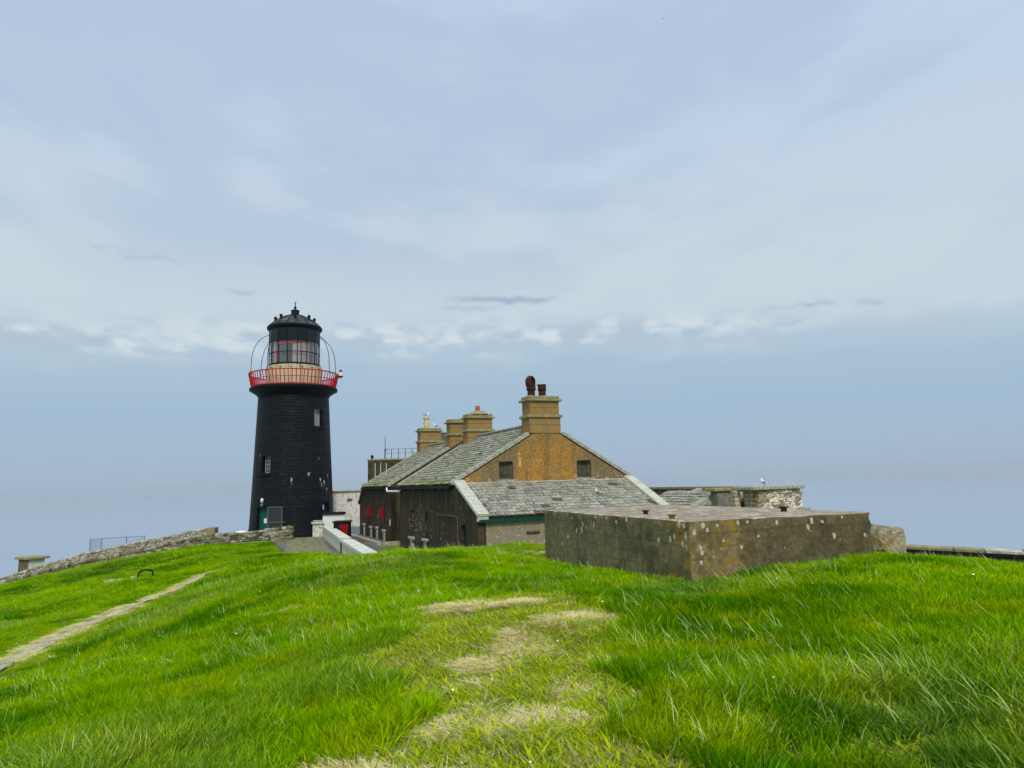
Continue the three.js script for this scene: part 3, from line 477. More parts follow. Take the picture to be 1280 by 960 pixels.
{
  const wins = [[6.9, 7.6, 0.78, 2.25], [4.35, 4.95, 0.83, 2.2]], door = [-1.5, -0.82, 0.0, 1.75];
  const b1 = []; for (let s = 9.6, k = 0; s > -2.6; s -= 0.72, k++) { if (wins.some(w => s > w[0] - 0.08 && s < w[1] + 0.08)) continue; const topY = s >= 0 ? EAVE - 0.25 : EAVE - 0.3 + s * 0.49; b1.push([s, s > -1.6 && s < -0.7 ? 1.8 : 0.0, topY]); }
  const c1 = cottage('nearer cottage with ochre rendered gable and slated lean-to, behind the concrete tank', 0, 10, {
    seed: 901, gable: mGable, gableLabel: 'ochre lichen-stained rendered gable', verge: mCoping, battens: b1, battenMat: mBatten,
    gableHoles: [rectHole(2.3, 3.05, 3.75, 4.62), rectHole(6.6, 7.42, 3.74, 4.62)],
    side: [[-2.95, -0.3], [10, -0.3], [10, EAVE - 0.08], [0, EAVE - 0.08], [-2.95, 2.1]], sideHoles: [rectHole(...wins[0]), rectHole(...wins[1]), rectHole(...door)] });
  const t = c1.t, wl = c1.wallL;
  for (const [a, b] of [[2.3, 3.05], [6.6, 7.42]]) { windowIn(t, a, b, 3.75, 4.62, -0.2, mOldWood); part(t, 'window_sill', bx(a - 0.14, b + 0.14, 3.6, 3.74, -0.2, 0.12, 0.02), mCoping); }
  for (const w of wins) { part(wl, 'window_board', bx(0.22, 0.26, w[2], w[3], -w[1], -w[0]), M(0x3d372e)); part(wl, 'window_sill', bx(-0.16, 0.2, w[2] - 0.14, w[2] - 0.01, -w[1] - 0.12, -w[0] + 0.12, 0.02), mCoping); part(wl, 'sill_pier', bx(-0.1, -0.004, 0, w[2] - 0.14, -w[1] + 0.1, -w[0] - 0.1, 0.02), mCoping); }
  part(wl, 'door', bx(0.2, 0.25, 0, door[3], -door[1], -door[0]), M(0x12423c, { roughness: 0.6 }));
  part(wl, 'waste_pipe', merge([tube([V(-0.06, 2.14, -2.4), V(-0.06, 2.14, -1.2), V(-0.06, 2.13, 0.3)], 0.018, 8), rod(V(-0.06, 2.13, 0.3), V(-0.06, 2.05, 0.56), 0.018), rod(V(-0.06, 2.07, 0.55), V(-0.06, 0.2, 0.55), 0.018)]), M(0x6d675a));
  splashes(wl, 230, 905, r => { const k = r(); const s = k < 0.75 ? 3.6 + (r() + r() + r()) * 1.8 : -2.6 + r() * 9; return [s, 0.2 + (r() + r()) * 1.35]; });
  // near lean-to
  const S = V(0, 3.55 - 2.14, -3.02), H = S.length(); S.normalize();
  const lr = part(t, 'lean_to_roof', roofBoard(V(0.3, 2.14, 3.02), V(1, 0, 0), S, HW - 0.6, H, 0.07), mDarkStoneSide, 'pale lichened slates of the lean-to roof');
  slates(lr, V(0.44, 2.14, 3.06), V(1, 0, 0), S, HW - 0.88, H - 0.1, { e: 0.29, w: 0.47, seed: 911, single: 300 });
  part(t, 'lean_to_wall', bx(0.03, HW - 0.03, -0.3, 2.06, 2.55, 2.93), mPinkRender, 'pinkish rendered lean-to wall with white spatter');
  part(t, 'lean_to_wall', (() => { const g = extr([[-2.9, -0.3], [0, -0.3], [0, 3.4], [-2.9, 2.05]], 0.3); g.rotateY(Math.PI / 2); g.translate(HW - 0.32, 0, 0); return uvm(g); })(), mPinkRender);
  part(t, 'lead_flashing', bx(0.35, HW - 0.35, 3.5, 3.64, 0.0, 0.1, 0.02), mCopingPale);
  for (const X of [0.22, HW - 0.22]) for (let k = 0; k < 4; k++) { const P = s => V(X, mix(3.74, 2.24, s), mix(-0.02, 3.12, s)); part(t, 'coping_slab', uvm(bar(P(k / 4 + 0.003), P((k + 1) / 4 - 0.003), 0.54, 0.13, V(0, 1, 0))), mCopingPale); }
  for (const X of [-0.03, HW - 0.47]) part(t, 'kneeler', bx(X, X + 0.5, 1.98, 2.16, 2.94, 3.14, 0.02), mCopingPale);
  part(t, 'gutter', uvm(bar(V(0.02, 2.0, 3.08), V(HW - 0.02, 2.0, 3.08), 0.13, 0.13)), M(0x0c4238, { roughness: 0.5 }), 'teal painted gutter');
  for (let x = 0.5; x < HW; x += 1.2) part(t, 'gutter_bracket', bx(x - 0.02, x + 0.02, 1.9, 2.02, 2.93, 3.12), M(0x0a362e));
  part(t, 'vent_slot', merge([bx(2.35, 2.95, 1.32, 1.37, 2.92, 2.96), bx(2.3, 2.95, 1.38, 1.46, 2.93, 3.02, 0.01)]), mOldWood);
  // chimneys
  const near = chimney(t, 4.02, 5.74, 0.04, -0.98, 6.0, mLichenStone, mChimCap);
  { // hooded cowl, turned to the right, and a plain pot
    const hood = new THREE.LatheGeometry([[0.27, 0], [0.29, 0.22], [0.28, 0.34], [0.22, 0.46], [0.12, 0.53], [0.001, 0.55]].map(p => new THREE.Vector2(...p)), 16, Math.PI * 0.55, Math.PI * 1.35); hood.translate(4.38, 8.43, -0.45);
    part(near, 'flue_cowl', merge([new THREE.CylinderGeometry(0.19, 0.2, 0.42, 14).translate(4.38, 8.1, -0.45), new THREE.CylinderGeometry(0.24, 0.23, 0.22, 14).translate(4.38, 8.34, -0.45), new THREE.TorusGeometry(0.24, 0.025, 6, 16).rotateX(Math.PI / 2).translate(4.38, 8.24, -0.45), hood]), mRust, 'rusty hooded chimney cowl');
    part(near, 'flue_pot', merge([new THREE.CylinderGeometry(0.19, 0.19, 0.4, 14, 1, true).translate(5.0, 8.08, -0.45), new THREE.CylinderGeometry(0.225, 0.21, 0.3, 14, 1, true).translate(5.0, 8.38, -0.45), new THREE.TorusGeometry(0.215, 0.025, 6, 16).rotateX(Math.PI / 2).translate(5.0, 8.24, -0.45), new THREE.CircleGeometry(0.2, 14).rotateX(-Math.PI / 2).translate(5.0, 8.4, -0.45), bx(4.7, 4.9, 8.49, 8.52, -0.5, -0.4)]), mRust);
  }
  const farC = chimney(t, 4.05, 5.75, -9.05, -9.98, 5.8, mLichenStone, mChimCap);
  part(farC, 'mortar_hump', new THREE.CylinderGeometry(0.35, 0.75, 0.22, 4, 1).rotateY(Math.PI / 4).translate(4.9, 8.0, -9.5), mChimCap);
  part(farC, 'pot', merge([new THREE.CylinderGeometry(0.14, 0.16, 0.36, 12).translate(4.9, 8.25, -9.5)]), mTerracotta);
}
{
  // recessed link with its white rainwater pipe
  const [lx, lz] = inHouse(0, 10); const t = thing('link_building', 'narrow recessed dark link wall between the two cottages', 'building', [lx, 0, lz], TURN);
  part(t, 'wall', bx(0.7, 6, -0.3, 3.3, -2.36, -0.02), mDarkWall); part(t, 'roof', bx(0.55, 6.1, 3.3, 3.42, -2.37, -0.01, 0.01), mDarkStoneSide);
  part(t, 'rainwater_pipe', merge([rod(V(-0.2, 3.28, 0.6), V(-0.2, 3.28, -2.4), 0.06), rod(V(-0.2, 3.28, -2.4), V(-0.2, 3.5, -2.55), 0.06), rod(V(-0.2, 3.28, 0.55), V(-0.2, 3.34, 0.75), 0.06)]), mWhitePlain);
  const slits = [[1.35, 1.75, 0.85, 2.5], [3.4, 3.75, 0.95, 2.4], [5.25, 5.65, 0.9, 2.45], [7.55, 7.8, 1.0, 2.1]];
  const b2 = []; for (let s = 0.35; s < 9.2; s += 0.66) { if (slits.some(w => s > w[0] - 0.06 && s < w[1] + 0.06)) continue; b2.push([s, 0.3, s < 8 ? EAVE - 0.3 : EAVE - 0.4 - (s - 8) * 0.75]); }
  const c2 = cottage('farther dark tarred cottage with two red half-round shutters, next to the tower yard', 12.4, 20.5, {
    seed: 921, gable: mDarkStoneSide, verge: mCoping, battens: b2, battenMat: mBatten,
    side: [[0, -0.3], [9.5, -0.3], [9.5, 2.45], [8.1, EAVE - 0.08], [0, EAVE - 0.08]], sideHoles: slits.map(s => rectHole(...s)) });
  const wl = c2.wallL;
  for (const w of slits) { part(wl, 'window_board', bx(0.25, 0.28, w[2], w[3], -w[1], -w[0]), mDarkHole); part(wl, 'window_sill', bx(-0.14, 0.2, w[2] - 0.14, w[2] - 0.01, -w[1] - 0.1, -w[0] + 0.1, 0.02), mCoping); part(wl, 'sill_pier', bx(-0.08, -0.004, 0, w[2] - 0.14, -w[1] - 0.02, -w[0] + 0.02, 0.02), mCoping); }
  for (const s of [1.75, 5.65]) { const sh = new THREE.Shape(); sh.absarc(0, 0, 0.34, Math.PI / 2, Math.PI * 1.5, false); const g = new THREE.ExtrudeGeometry(sh, { depth: 0.09, bevelEnabled: true, bevelSize: 0.012, bevelThickness: 0.012, bevelSegments: 1, curveSegments: 14 }); g.translate(-0.01, 1.86, -s + 0.1); part(wl, 'shutter', g, mRedPaint, 'red half-round shutter'); }
  part(wl, 'notice', bx(-0.03, -0.004, 1.15, 1.52, -0.12, 0.0), mWhitePlain);
  splashes(wl, 90, 925, r => [r() * 8, 0.5 + (r() + r()) * 1.2]);
  const lean = V(0, EAVE - 2.4, 1.42), Hl = lean.length(); lean.normalize();
  const lr = part(c2.t, 'lean_to_roof', roofBoard(V(-0.12, 2.38, -9.56), V(1, 0, 0), lean, HW + 0.2, Hl, 0.1), mDarkStoneSide); slates(lr, V(-0.12, 2.4, -9.6), V(1, 0, 0), lean, HW + 0.2, Hl, { e: 0.25, w: 0.4, seed: 927 });
  part(c2.t, 'lean_to_wall', bx(0.02, HW, -0.3, 2.3, -9.5, -9.2), mDarkWall);
  const n = chimney(c2.t, 4.05, 5.75, -0.05, -0.98, 5.8, mLichenStone, mChimCap); void n;
  const f = chimney(c2.t, 4.05, 5.75, -7.1, -8.05, 5.8, mLichenStone, mChimCap);
  part(f, 'pot', merge([new THREE.CylinderGeometry(0.2, 0.22, 0.75, 12).translate(4.7, 8.26, -7.6), new THREE.CylinderGeometry(0.26, 0.26, 0.14, 12).translate(4.7, 8.68, -7.6)]), mBuffPot);
  // kerb at the foot of the wall
  const [kx, kz] = inHouse(-0.75, 12.2); const k = thing('kerb', 'low stone kerb along the foot of the farther dark cottage', 'kerb', [kx, 0, kz], TURN);
  for (let i = 0; i < 7; i++) part(k, 'kerb_stone', bx(-0.16, 0.16, -0.1, 0.2, -i * 1.3 - 1.28, -i * 1.3, 0.02), mCoping); part(k, 'paving', bx(0.17, 0.73, -0.1, 0.14, -9.1, 0), mYard);
  part(k, 'return_stone', bx(0.17, 1.5, -0.1, 0.2, 0.02, 0.3, 0.02), mCoping);
}
{ // yard floor, and what stands on it
  const g = bx(-6.4, -0.95, -0.2, 0.05, -26, -1.5); const y = struct('yard', g, mYard); y.position.set(HOUSE[0], 0, HOUSE[2]); y.rotation.y = TURN;
  const [x, z] = inHouse(-2.05, 17.6), b = thing('fuel_bunker', 'small black flat-topped bunker with a bright red panel in the yard', 'bunker', [x, 0.05, z], TURN - 0.36);
  part(b, 'body', bx(-0.5, 0.5, 0, 1.22, -0.55, 0.5, 0.01), mBlack); part(b, 'top', bx(-0.58, 0.58, 1.22, 1.31, -0.62, 0.6, 0.02), M(0x2a2320)); part(b, 'panel', bx(-0.1, 0.48, 0.3, 1.08, 0.502, 0.54, 0.01), mRedPaint);
  const [sx, sz] = inHouse(-1.7, 15.6), s = solo('painted_step', 'low red painted step on the yard floor beside the bunker', 'step', bx(-0.75, 0.75, 0.05, 0.11, -0.5, 0.5, 0.01), M(0x8c3a30), undefined); s.position.set(sx, 0, sz); s.rotation.y = TURN;
}

// ---------------------------------------------------------------- flat-roofed block behind the cottages
{
  const t = thing('engine_house', 'dark flat-roofed block with a steel railing and mast, showing above the far slate roof', 'building', [-13.3, 0, -63.5], 0.12);
  part(t, 'wall', bx(0, 9, -0.5, 5.95, -7, 0, 0.02), M(0xffffff, { map: mottled(256, [74, 70, 44], [58, 56, 36], [92, 86, 58], 941, { k: 5 }) }));
  for (const x of [0.62, 1.12, 1.62]) part(t, 'pale_stripe', bx(x, x + 0.07, 3.2, 5.7, 0.002, 0.04), M(0xc9c6b4));
  part(t, 'parapet', bx(-0.05, 9.05, 5.95, 6.08, -7.05, 0.05, 0.01), mChimCap);
  part(t, 'vent', merge([new THREE.CylinderGeometry(0.1, 0.1, 0.22, 8).translate(0.35, 6.19, -0.5), new THREE.SphereGeometry(0.15, 8, 6).translate(0.35, 6.32, -0.5)]), mIron);
  const rail = part(t, 'railing', merge([rod(V(1.5, 6.98, -0.4), V(6, 6.98, -0.4), 0.03), rod(V(1.5, 6.6, -0.4), V(6, 6.6, -0.4), 0.025), rod(V(1.5, 6.98, -0.4), V(1.5, 6.98, -5), 0.03)]), mSteel);
  for (let x = 1.5; x < 6.1; x += 0.62) part(rail, 'post', rod(V(x, 6.08, -0.4), V(x, 6.98, -0.4), 0.028), mIron);
  part(t, 'mast', rod(V(1.55, 6.08, -0.2), V(1.55, 8.2, -0.2), 0.035, 0.02), mIron);
  const u = thing('roof_store', 'grey block with a small window, showing between the cottage chimneys', 'building', [-7.6, 0, -64.2], 0.12);
  const w = extr([[0, 5.9], [3.4, 5.9], [3.4, 8.3], [0, 8.3]], 3, [rectHole(0.28, 0.72, 7.45, 7.95)]); w.translate(0, 0, -3); part(u, 'wall', w, M(0xffffff, { map: mottled(256, [104, 108, 104], [84, 88, 84], [122, 124, 116], 943, { k: 5 }) }));
  part(u, 'window', bx(0.2, 0.8, 7.4, 8.0, -0.4, -0.36), mGlassDark); part(u, 'roof_slab', bx(-0.08, 3.48, 8.3, 8.4, -3.08, 0.08, 0.02), mChimCap);
}

// ---------------------------------------------------------------- the lighthouse
{
  const t = thing('lighthouse', 'tall black lighthouse tower with a red gallery railing and a glazed lantern', 'lighthouse', [-17.4, 0, -55], 0);
  const rBase = 3.2, rTop = 2.69, yTop = 10.9, R = y => mix(rBase, rTop, Math.pow(clamp(y / yTop), 0.92)) + 0.1 * sm(0.8, 0, y);
  const drops = [[-2, 4.35, 0.1, 0.9], [22, 4.7, 0.08, 0.3], [24, 4.75, 0.05, 0.2], [40, 5.9, 0.05, 0.25], [42, 4.3, 0.11, 0.8], [50, 4.1, 0.12, 0.8], [45, 3.9, 0.07, 0.4], [56, 3.6, 0.08, 1.2], [60, 4.6, 0.06, 0.4], [-55, 6.2, 0.07, 0.2], [100, 5, 0.1, 0.8], [150, 6, 0.1, 0.8], [-120, 5, 0.1, 0.9]].map(d => [d[0] + 17.6, ...d.slice(1)]);
  const map = tex(2048, 1024, (u, v) => {      // u round the tower, v up 11 m
    const y = v * 11, a = (u - 0.5) * Math.PI * 2, x = a * 2.9, row = Math.floor(y / 0.24), n = fbm(x * 0.9 + 30, y * 0.9, 5, 951), q = fbm(x * 5 + 90, y * 9, 4, 953);
    let c = mix3([12, 17, 21], [20, 25, 29], n); c = mix3(c, [44, 50, 53], sm(0.56, 0.72, q) * 0.6); const s = hash(row, Math.floor(x / 0.55 + hash(row, 1, 9)), 955); c = mix3(c, [9, 13, 16], s * 0.5);
    c = mix3(c, [48, 52, 52], sm(0.985, 1, hash(u * 2048 | 0, v * 1024 | 0, 957)) * 0.6);
    // droppings and worn paint: azimuth in degrees (0 towards the viewer, + to the right), height, width, drop
    for (const [da, dy, dw, dh] of drops) { const dx = Math.abs((a * 180 / Math.PI - da)) * 0.052, h = dy - y; if (dx < dw * 2.2 && h > -0.12 && h < dh) { const k = sm(dw * (1 - 0.55 * h / dh), 0, dx + (fbm(x * 20, y * 6, 2, 959) - 0.5) * dw) * (h < 0.16 ? 1 : 0.4 * sm(dh, 0.1, h)) * sm(-0.12, -0.02, h); c = mix3(c, [196, 198, 196], clamp(k * 1.3)); } }
    return c; });

  const course = tex(1024, 1024, (u, v) => { const row = Math.floor(v * 46), f = v * 46 - row, off = hash(row, 5, 961), x = u * 34 + off, j = x - Math.floor(x); const e = Math.min(f, 1 - f), ej = Math.min(j, 1 - j) * 1.6; return 0.7 * sm(0, 0.12, Math.min(e, ej)) * (0.7 + 0.3 * hash(row, Math.floor(x), 963)) + 0.3 * fbm(u * 60, v * 60, 3, 965, 60); }, false);
  const mTower = M(0xffffff, { map, bumpMap: course, bumpScale: 0.08, roughness: 0.55 });
  const prof = [[0.001, -0.6]]; for (let k = 0; k <= 30; k++) { const y = -0.6 + (yTop + 0.6) * k / 30; prof.push([R(y), y]); } prof.push([0.001, yTop]);
  const lathe = new THREE.LatheGeometry(prof.map(p => new THREE.Vector2(...p)), 96); { const p = lathe.attributes.position, uv = lathe.attributes.uv; for (let i = 0; i < p.count; i++) uv.setXY(i, uv.getX(i) + 0.5, p.getY(i) / 11); } // lathe starts at +z, so u = 0.5 faces the viewer
  const ev = new Evaluator(); ev.attributes = ['position', 'normal', 'uv']; let solid = new Brush(lathe); solid.updateMatrixWorld();
  const FACE = Math.atan2(17.4, 55);    // azimuths below are measured from the line to the viewer
  const put = (o, az) => { o.rotation.y = az * Math.PI / 180 + FACE; return o; };
  const cut = (az, y0, y1, w, depth) => { const g = new THREE.BoxGeometry(w, y1 - y0, 2); g.translate(0, (y0 + y1) / 2, R((y0 + y1) / 2) + 1 - depth); const b = new Brush(g); put(b, az); b.updateMatrixWorld(); solid = ev.evaluate(solid, b, SUBTRACTION); };
  cut(-42, 4.85, 6.1, 0.86, 0.42); cut(42, 8.35, 9.7, 0.86, 0.42); cut(-43.5, 0.1, 2.3, 1.15, 0.5); cut(53, 1.2, 2.55, 0.9, 0.35);
  const wall = part(t, 'tower_wall', solid.geometry, mTower);
  part(t, 'plinth_band', new THREE.LatheGeometry([[3.2, -0.6], [3.42, -0.6], [3.42, 0.32], [3.34, 0.42], [3.2, 0.44]].map(p => new THREE.Vector2(...p)), 96), mBlack).visible = true;
  const win = (az, y0, y1, w, cols, rows, bars, paneM, name) => {
    const g = put(new THREE.Group(), az); g.name = name; t.add(g); const z = R((y0 + y1) / 2) - 0.34;
    part(g, 'sash', merge([bx(-w / 2, -w / 2 + 0.06, y0, y1, z - 0.04, z + 0.03), bx(w / 2 - 0.06, w / 2, y0, y1, z - 0.04, z + 0.03), bx(-w / 2, w / 2, y1 - 0.06, y1, z - 0.04, z + 0.025), bx(-w / 2, w / 2, y0, y0 + 0.06, z - 0.04, z + 0.025)]), bars);
    for (let c = 0; c < cols; c++) for (let r = 0; r < rows; r++) part(g, 'pane', bx(-w / 2 + w * c / cols + 0.025, -w / 2 + w * (c + 1) / cols - 0.025, y0 + (y1 - y0) * r / rows + 0.025, y0 + (y1 - y0) * (r + 1) / rows - 0.025, z - 0.01, z), paneM);
    if (cols > 1) part(g, 'glazing_bars', bx(-w / 2 + 0.05, w / 2 - 0.05, y0 + 0.05, y1 - 0.05, z - 0.02, z - 0.012), bars);
    part(g, 'sill', bx(-w / 2 - 0.16, w / 2 + 0.16, y0 - 0.24, y0 - 0.02, z, R(y0) + 0.12, 0.03), mBlack); return g; };
  win(-42, 4.85, 6.1, 0.62, 3, 4, M(0x9ea09a), mGlassDark, 'window'); win(42, 8.35, 9.7, 0.72, 1, 1, M(0xa9aca6), M(0x8f958f, { roughness: 0.25 }), 'window');
  { // entrance with its teal door, a steel mesh gate folded back and a bulkhead lamp
    const g = put(new THREE.Group(), -43.5); g.name = 'entrance'; t.add(g); const z = R(1.2) - 0.42;
    part(g, 'door', bx(-0.57, 0.57, 0.1, 2.28, z, z + 0.06), mTealPaint, 'teal entrance door'); part(g, 'notice', bx(-0.12, 0.16, 1.15, 1.5, z + 0.062, z + 0.075), mWhitePlain);
    part(g, 'threshold', bx(-0.7, 0.7, 0.0, 0.12, z - 0.1, R(0) + 0.5, 0.02), mCoping);
    const h = put(new THREE.Group(), -22); h.name = 'mesh_gate'; t.add(h); const zz = R(1.2) + 0.1, bars = []; for (let x = -0.5; x <= 0.51; x += 0.1) bars.push(rod(V(x, 0.2, zz), V(x, 2.3, zz), 0.012)); for (let y = 0.3; y < 2.3; y += 0.16) bars.push(rod(V(-0.5, y, zz), V(0.5, y, zz), 0.01));
    part(h, 'mesh', merge(bars), M(0x55595b, { metalness: 0.4, roughness: 0.5 })); part(h, 'frame', merge([bx(-0.56, -0.5, 0.15, 2.36, zz - 0.03, zz + 0.03), bx(0.5, 0.56, 0.15, 2.36, zz - 0.03, zz + 0.03), bx(-0.5, 0.5, 2.3, 2.36, zz - 0.03, zz + 0.03), bx(-0.5, 0.5, 0.15, 0.21, zz - 0.03, zz + 0.03), bx(-0.5, 0.76, 1.2, 1.26, zz - 0.03, zz + 0.03)]), M(0x6d7174, { metalness: 0.4, roughness: 0.5 })); part(h, 'backing_plate', bx(-0.5, 0.5, 0.2, 2.3, zz - 0.05, zz - 0.035), M(0x3b3f41));
    const b = put(new THREE.Group(), -44); b.name = 'bulkhead_fitting'; t.add(b); part(b, 'cover', new THREE.SphereGeometry(0.16, 14, 10).scale(0.8, 1.15, 0.6).translate(0, 2.82, R(2.8) + 0.06), M(0xdfe2e0, { roughness: 0.3 })); part(b, 'bracket', bx(-0.08, 0.08, 2.4, 2.6, R(2.5) - 0.05, R(2.5) + 0.1, 0.02), mSteel);
    const d = put(new THREE.Group(), 53); d.name = 'side_door'; t.add(d); part(d, 'panel', bx(-0.45, 0.45, 1.2, 2.55, R(1.9) - 0.3, R(1.9) - 0.24), M(0x16233a, { roughness: 0.5 })); part(d, 'notice', bx(-0.14, 0.02, 2.0, 2.35, R(1.9) - 0.238, R(1.9) - 0.225), mWhitePlain);
  }
  // gallery: corbel, deck, railing that leans outwards
  part(t, 'corbel', new THREE.LatheGeometry([[2.6, 10.78], [2.72, 10.8], [2.86, 10.98], [3.2, 11.2], [3.36, 11.28], [3.36, 11.46], [3.3, 11.5], [2.0, 11.52]].map(p => new THREE.Vector2(...p)), 72), mBlack);
  const rail = part(t, 'railing', (() => { const ring = (r, y, k) => new THREE.TorusGeometry(r, k, 6, 72).rotateX(Math.PI / 2).translate(0, y, 0); return merge([ring(3.2, 11.56, 0.04), ring(3.31, 12.08, 0.028), ring(3.42, 12.6, 0.045)]); })(), mRed, 'red gallery railing');
  for (let k = 0; k < 72; k++) { const a = k / 72 * Math.PI * 2, s = Math.sin(a), c = Math.cos(a); part(rail, 'baluster', rod(V(3.2 * s, 11.52, 3.2 * c), V(3.42 * s, 12.6, 3.42 * c), 0.036, 0.036, 5), mRed); }
  // panelled pale drum under the glass
  const mDrum = M(0xffffff, { map: mottled(512, [206, 192, 158], [188, 174, 138], [160, 132, 92], 971, { speck: 12, k: 5, patch: 0.66 }) });
  const drum = part(t, 'lantern_drum', new THREE.CylinderGeometry(2.06, 2.06, 1.7, 48).translate(0, 12.34, 0), mDrum, 'pale panelled drum under the lantern glass');
  for (let k = 0; k < 16; k++) { const a0 = k / 16 * Math.PI * 2 + 0.012, g = new THREE.LatheGeometry([[2.02, 11.5], [2.12, 11.5], [2.12, 13.16], [2.1, 13.2], [2.02, 13.2]].map(p => new THREE.Vector2(...p)), 6, a0, Math.PI * 2 / 16 - 0.024); part(drum, 'panel', g, mDrum); part(drum, 'vent_cap', new THREE.SphereGeometry(0.055, 8, 6).translate(2.13 * Math.sin(a0 + 0.18), 12.98, 2.13 * Math.cos(a0 + 0.18)), mIron); }
  // lantern: base ring, panes between upright bars, blanking sheets above, curtains inside
  const yG0 = 13.36, yG1 = 14.22, yG2 = 15.12, yG3 = 16.2, rG = 1.95, NP = 16, off = 0.1;
  part(t, 'lantern_sill', new THREE.LatheGeometry([[1.8, 13.2], [2.06, 13.2], [2.06, 13.3], [1.98, 13.37], [1.8, 13.37]].map(p => new THREE.Vector2(...p)), 64), mBlack);
  const lant = part(t, 'lantern_frame', merge([yG1, yG2].map(y => new THREE.TorusGeometry(rG, 0.035, 6, 64).rotateX(Math.PI / 2).translate(0, y, 0))), mBlack);
  const glassM = new THREE.MeshPhysicalMaterial({ color: 0xf2f4f4, transmission: 1, roughness: 0.03, thickness: 0, ior: 1.5, side: THREE.DoubleSide });
  const curt = [M(0xc2aaa6), M(0x9c8e8c), M(0x5a6064), M(0xd0b6b0), M(0x74797c), M(0xb09c98)];
  const arc = (r, y0, y1, a0, a1) => new THREE.LatheGeometry([[r - 0.012, y0], [r, y0], [r, y1], [r - 0.012, y1], [r - 0.012, y0]].map(p => new THREE.Vector2(...p)), 3, a0, a1 - a0);
  const pickC = [3, 0, 4, 2, 2, 4, 1, 0, 4, 2, 4, 4, 3, 0, 0, 5];
  for (let k = 0; k < NP; k++) {
    const a = k / NP * Math.PI * 2 + off + FACE, b = a + Math.PI * 2 / NP, s = Math.sin(a), c = Math.cos(a);
    part(lant, 'upright', rod(V(rG * s, yG0, rG * c), V(rG * s, yG3, rG * c), 0.032, 0.032, 6), mBlack);
    for (const [y0, y1] of [[yG0, yG1], [yG1, yG2]]) part(lant, 'pane', arc(rG - 0.01, y0 + 0.03, y1 - 0.03, a + 0.018, b - 0.018), glassM);
    part(lant, 'blanking_sheet', arc(rG, yG2 + 0.04, yG3, a + 0.016, b - 0.016), M(k % 3 === 1 ? 0x1c2a2c : 0x141f24, { roughness: 0.35 }));
  }
  const opt = part(t, 'lens_curtain', merge([arc(1.7, 13.3, 15.3, 0, Math.PI * 2)]), curt[4]);
  for (let k = 0; k < NP * 2; k++) { const a = k / NP * Math.PI + off + FACE, b = a + Math.PI / NP; part(opt, 'curtain_strip', arc(1.78 + (k % 2) * 0.015, 13.32, 15.14, a + 0.01, b - 0.01), curt[pickC[(k * 7 + (k >> 2)) % 16]]); }
  const red = M(0xe63452, { roughness: 0.4 }); part(opt, 'red_filter', merge([arc(1.84, 14.84, 15.08, FACE - 0.75, FACE - 0.42), arc(1.84, 14.86, 15.08, FACE - 0.36, FACE + 0.1), arc(1.84, 14.96, 15.08, FACE + 0.14, FACE + 0.5), arc(1.84, 13.4, 14.6, FACE - 0.86, FACE - 0.72), arc(1.84, 13.4, 14.1, FACE + 1.25, FACE + 1.4)]), red, 'red glass filter strips');
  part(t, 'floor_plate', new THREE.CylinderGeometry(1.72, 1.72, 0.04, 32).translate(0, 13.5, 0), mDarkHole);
  // roof
  part(t, 'cornice', new THREE.LatheGeometry([[1.9, 16.15], [2.0, 16.15], [2.13, 16.28], [2.15, 16.42], [2.08, 16.48], [1.9, 16.48]].map(p => new THREE.Vector2(...p)), 64), mBlack);
  const mDome = M(0xffffff, { map: mottled(512, [58, 62, 62], [44, 48, 50], [104, 106, 102], 973, { speck: 12, k: 6, patch: 0.6 }), roughness: 0.5 });
  const dp = [[2.1, 16.44], [1.86, 16.68], [1.52, 16.96], [1.06, 17.24], [0.66, 17.42], [0.3, 17.5]], dome = part(t, 'dome', new THREE.LatheGeometry(dp.map(p => new THREE.Vector2(...p)), 64), mDome);
  for (let k = 0; k < 16; k++) { const a = k / 16 * Math.PI * 2 + off + FACE; part(dome, 'rib', tube(dp.map(([r, y]) => V((r + 0.005) * Math.sin(a), y + 0.01, (r + 0.005) * Math.cos(a))), 0.035, 14, 5), mIron); }
  for (let k = 0; k < 8; k++) { const a = k / 8 * Math.PI * 2 + FACE, x = 1.5 * Math.sin(a), z = 1.5 * Math.cos(a); part(dome, 'knob', merge([new THREE.CylinderGeometry(0.09, 0.12, 0.24, 8).translate(x, 17.06, z), new THREE.SphereGeometry(0.14, 8, 6).translate(x, 17.22, z)]), mBlack); }
  part(t, 'ventilator', merge([new THREE.CylinderGeometry(0.31, 0.33, 0.42, 24).translate(0, 17.68, 0), new THREE.CylinderGeometry(0.36, 0.36, 0.06, 24).translate(0, 17.5, 0), new THREE.CylinderGeometry(0.3, 0.36, 0.07, 24).translate(0, 17.91, 0)]), mBlack);
  part(t, 'finial', merge([new THREE.CylinderGeometry(0.03, 0.07, 0.7, 8).translate(0, 18.2, 0), new THREE.SphereGeometry(0.12, 10, 8).translate(0, 18.14, 0), new THREE.SphereGeometry(0.05, 8, 6).translate(0, 18.5, 0), rod(V(0, 18.5, 0), V(0, 18.75, 0), 0.022, 0.008, 5), rod(V(0, 18.52, 0), V(0.14, 18.64, 0), 0.018, 0.006, 5), rod(V(0, 18.52, 0), V(-0.14, 18.64, 0), 0.018, 0.006, 5)]), mIron);
  // curved stays from the lantern to the gallery
  for (let k = 0; k < 8; k++) { const a = (-82 + 45 * k) * Math.PI / 180 + FACE, P = (r, y) => V(r * Math.sin(a), y, r * Math.cos(a)); part(t, 'stay', tube([P(1.98, 15.75), P(2.4, 15.55), P(2.82, 15.1), P(3.12, 14.4), P(3.24, 13.7), P(3.28, 12.5)], 0.025, 28, 5), mIron); }
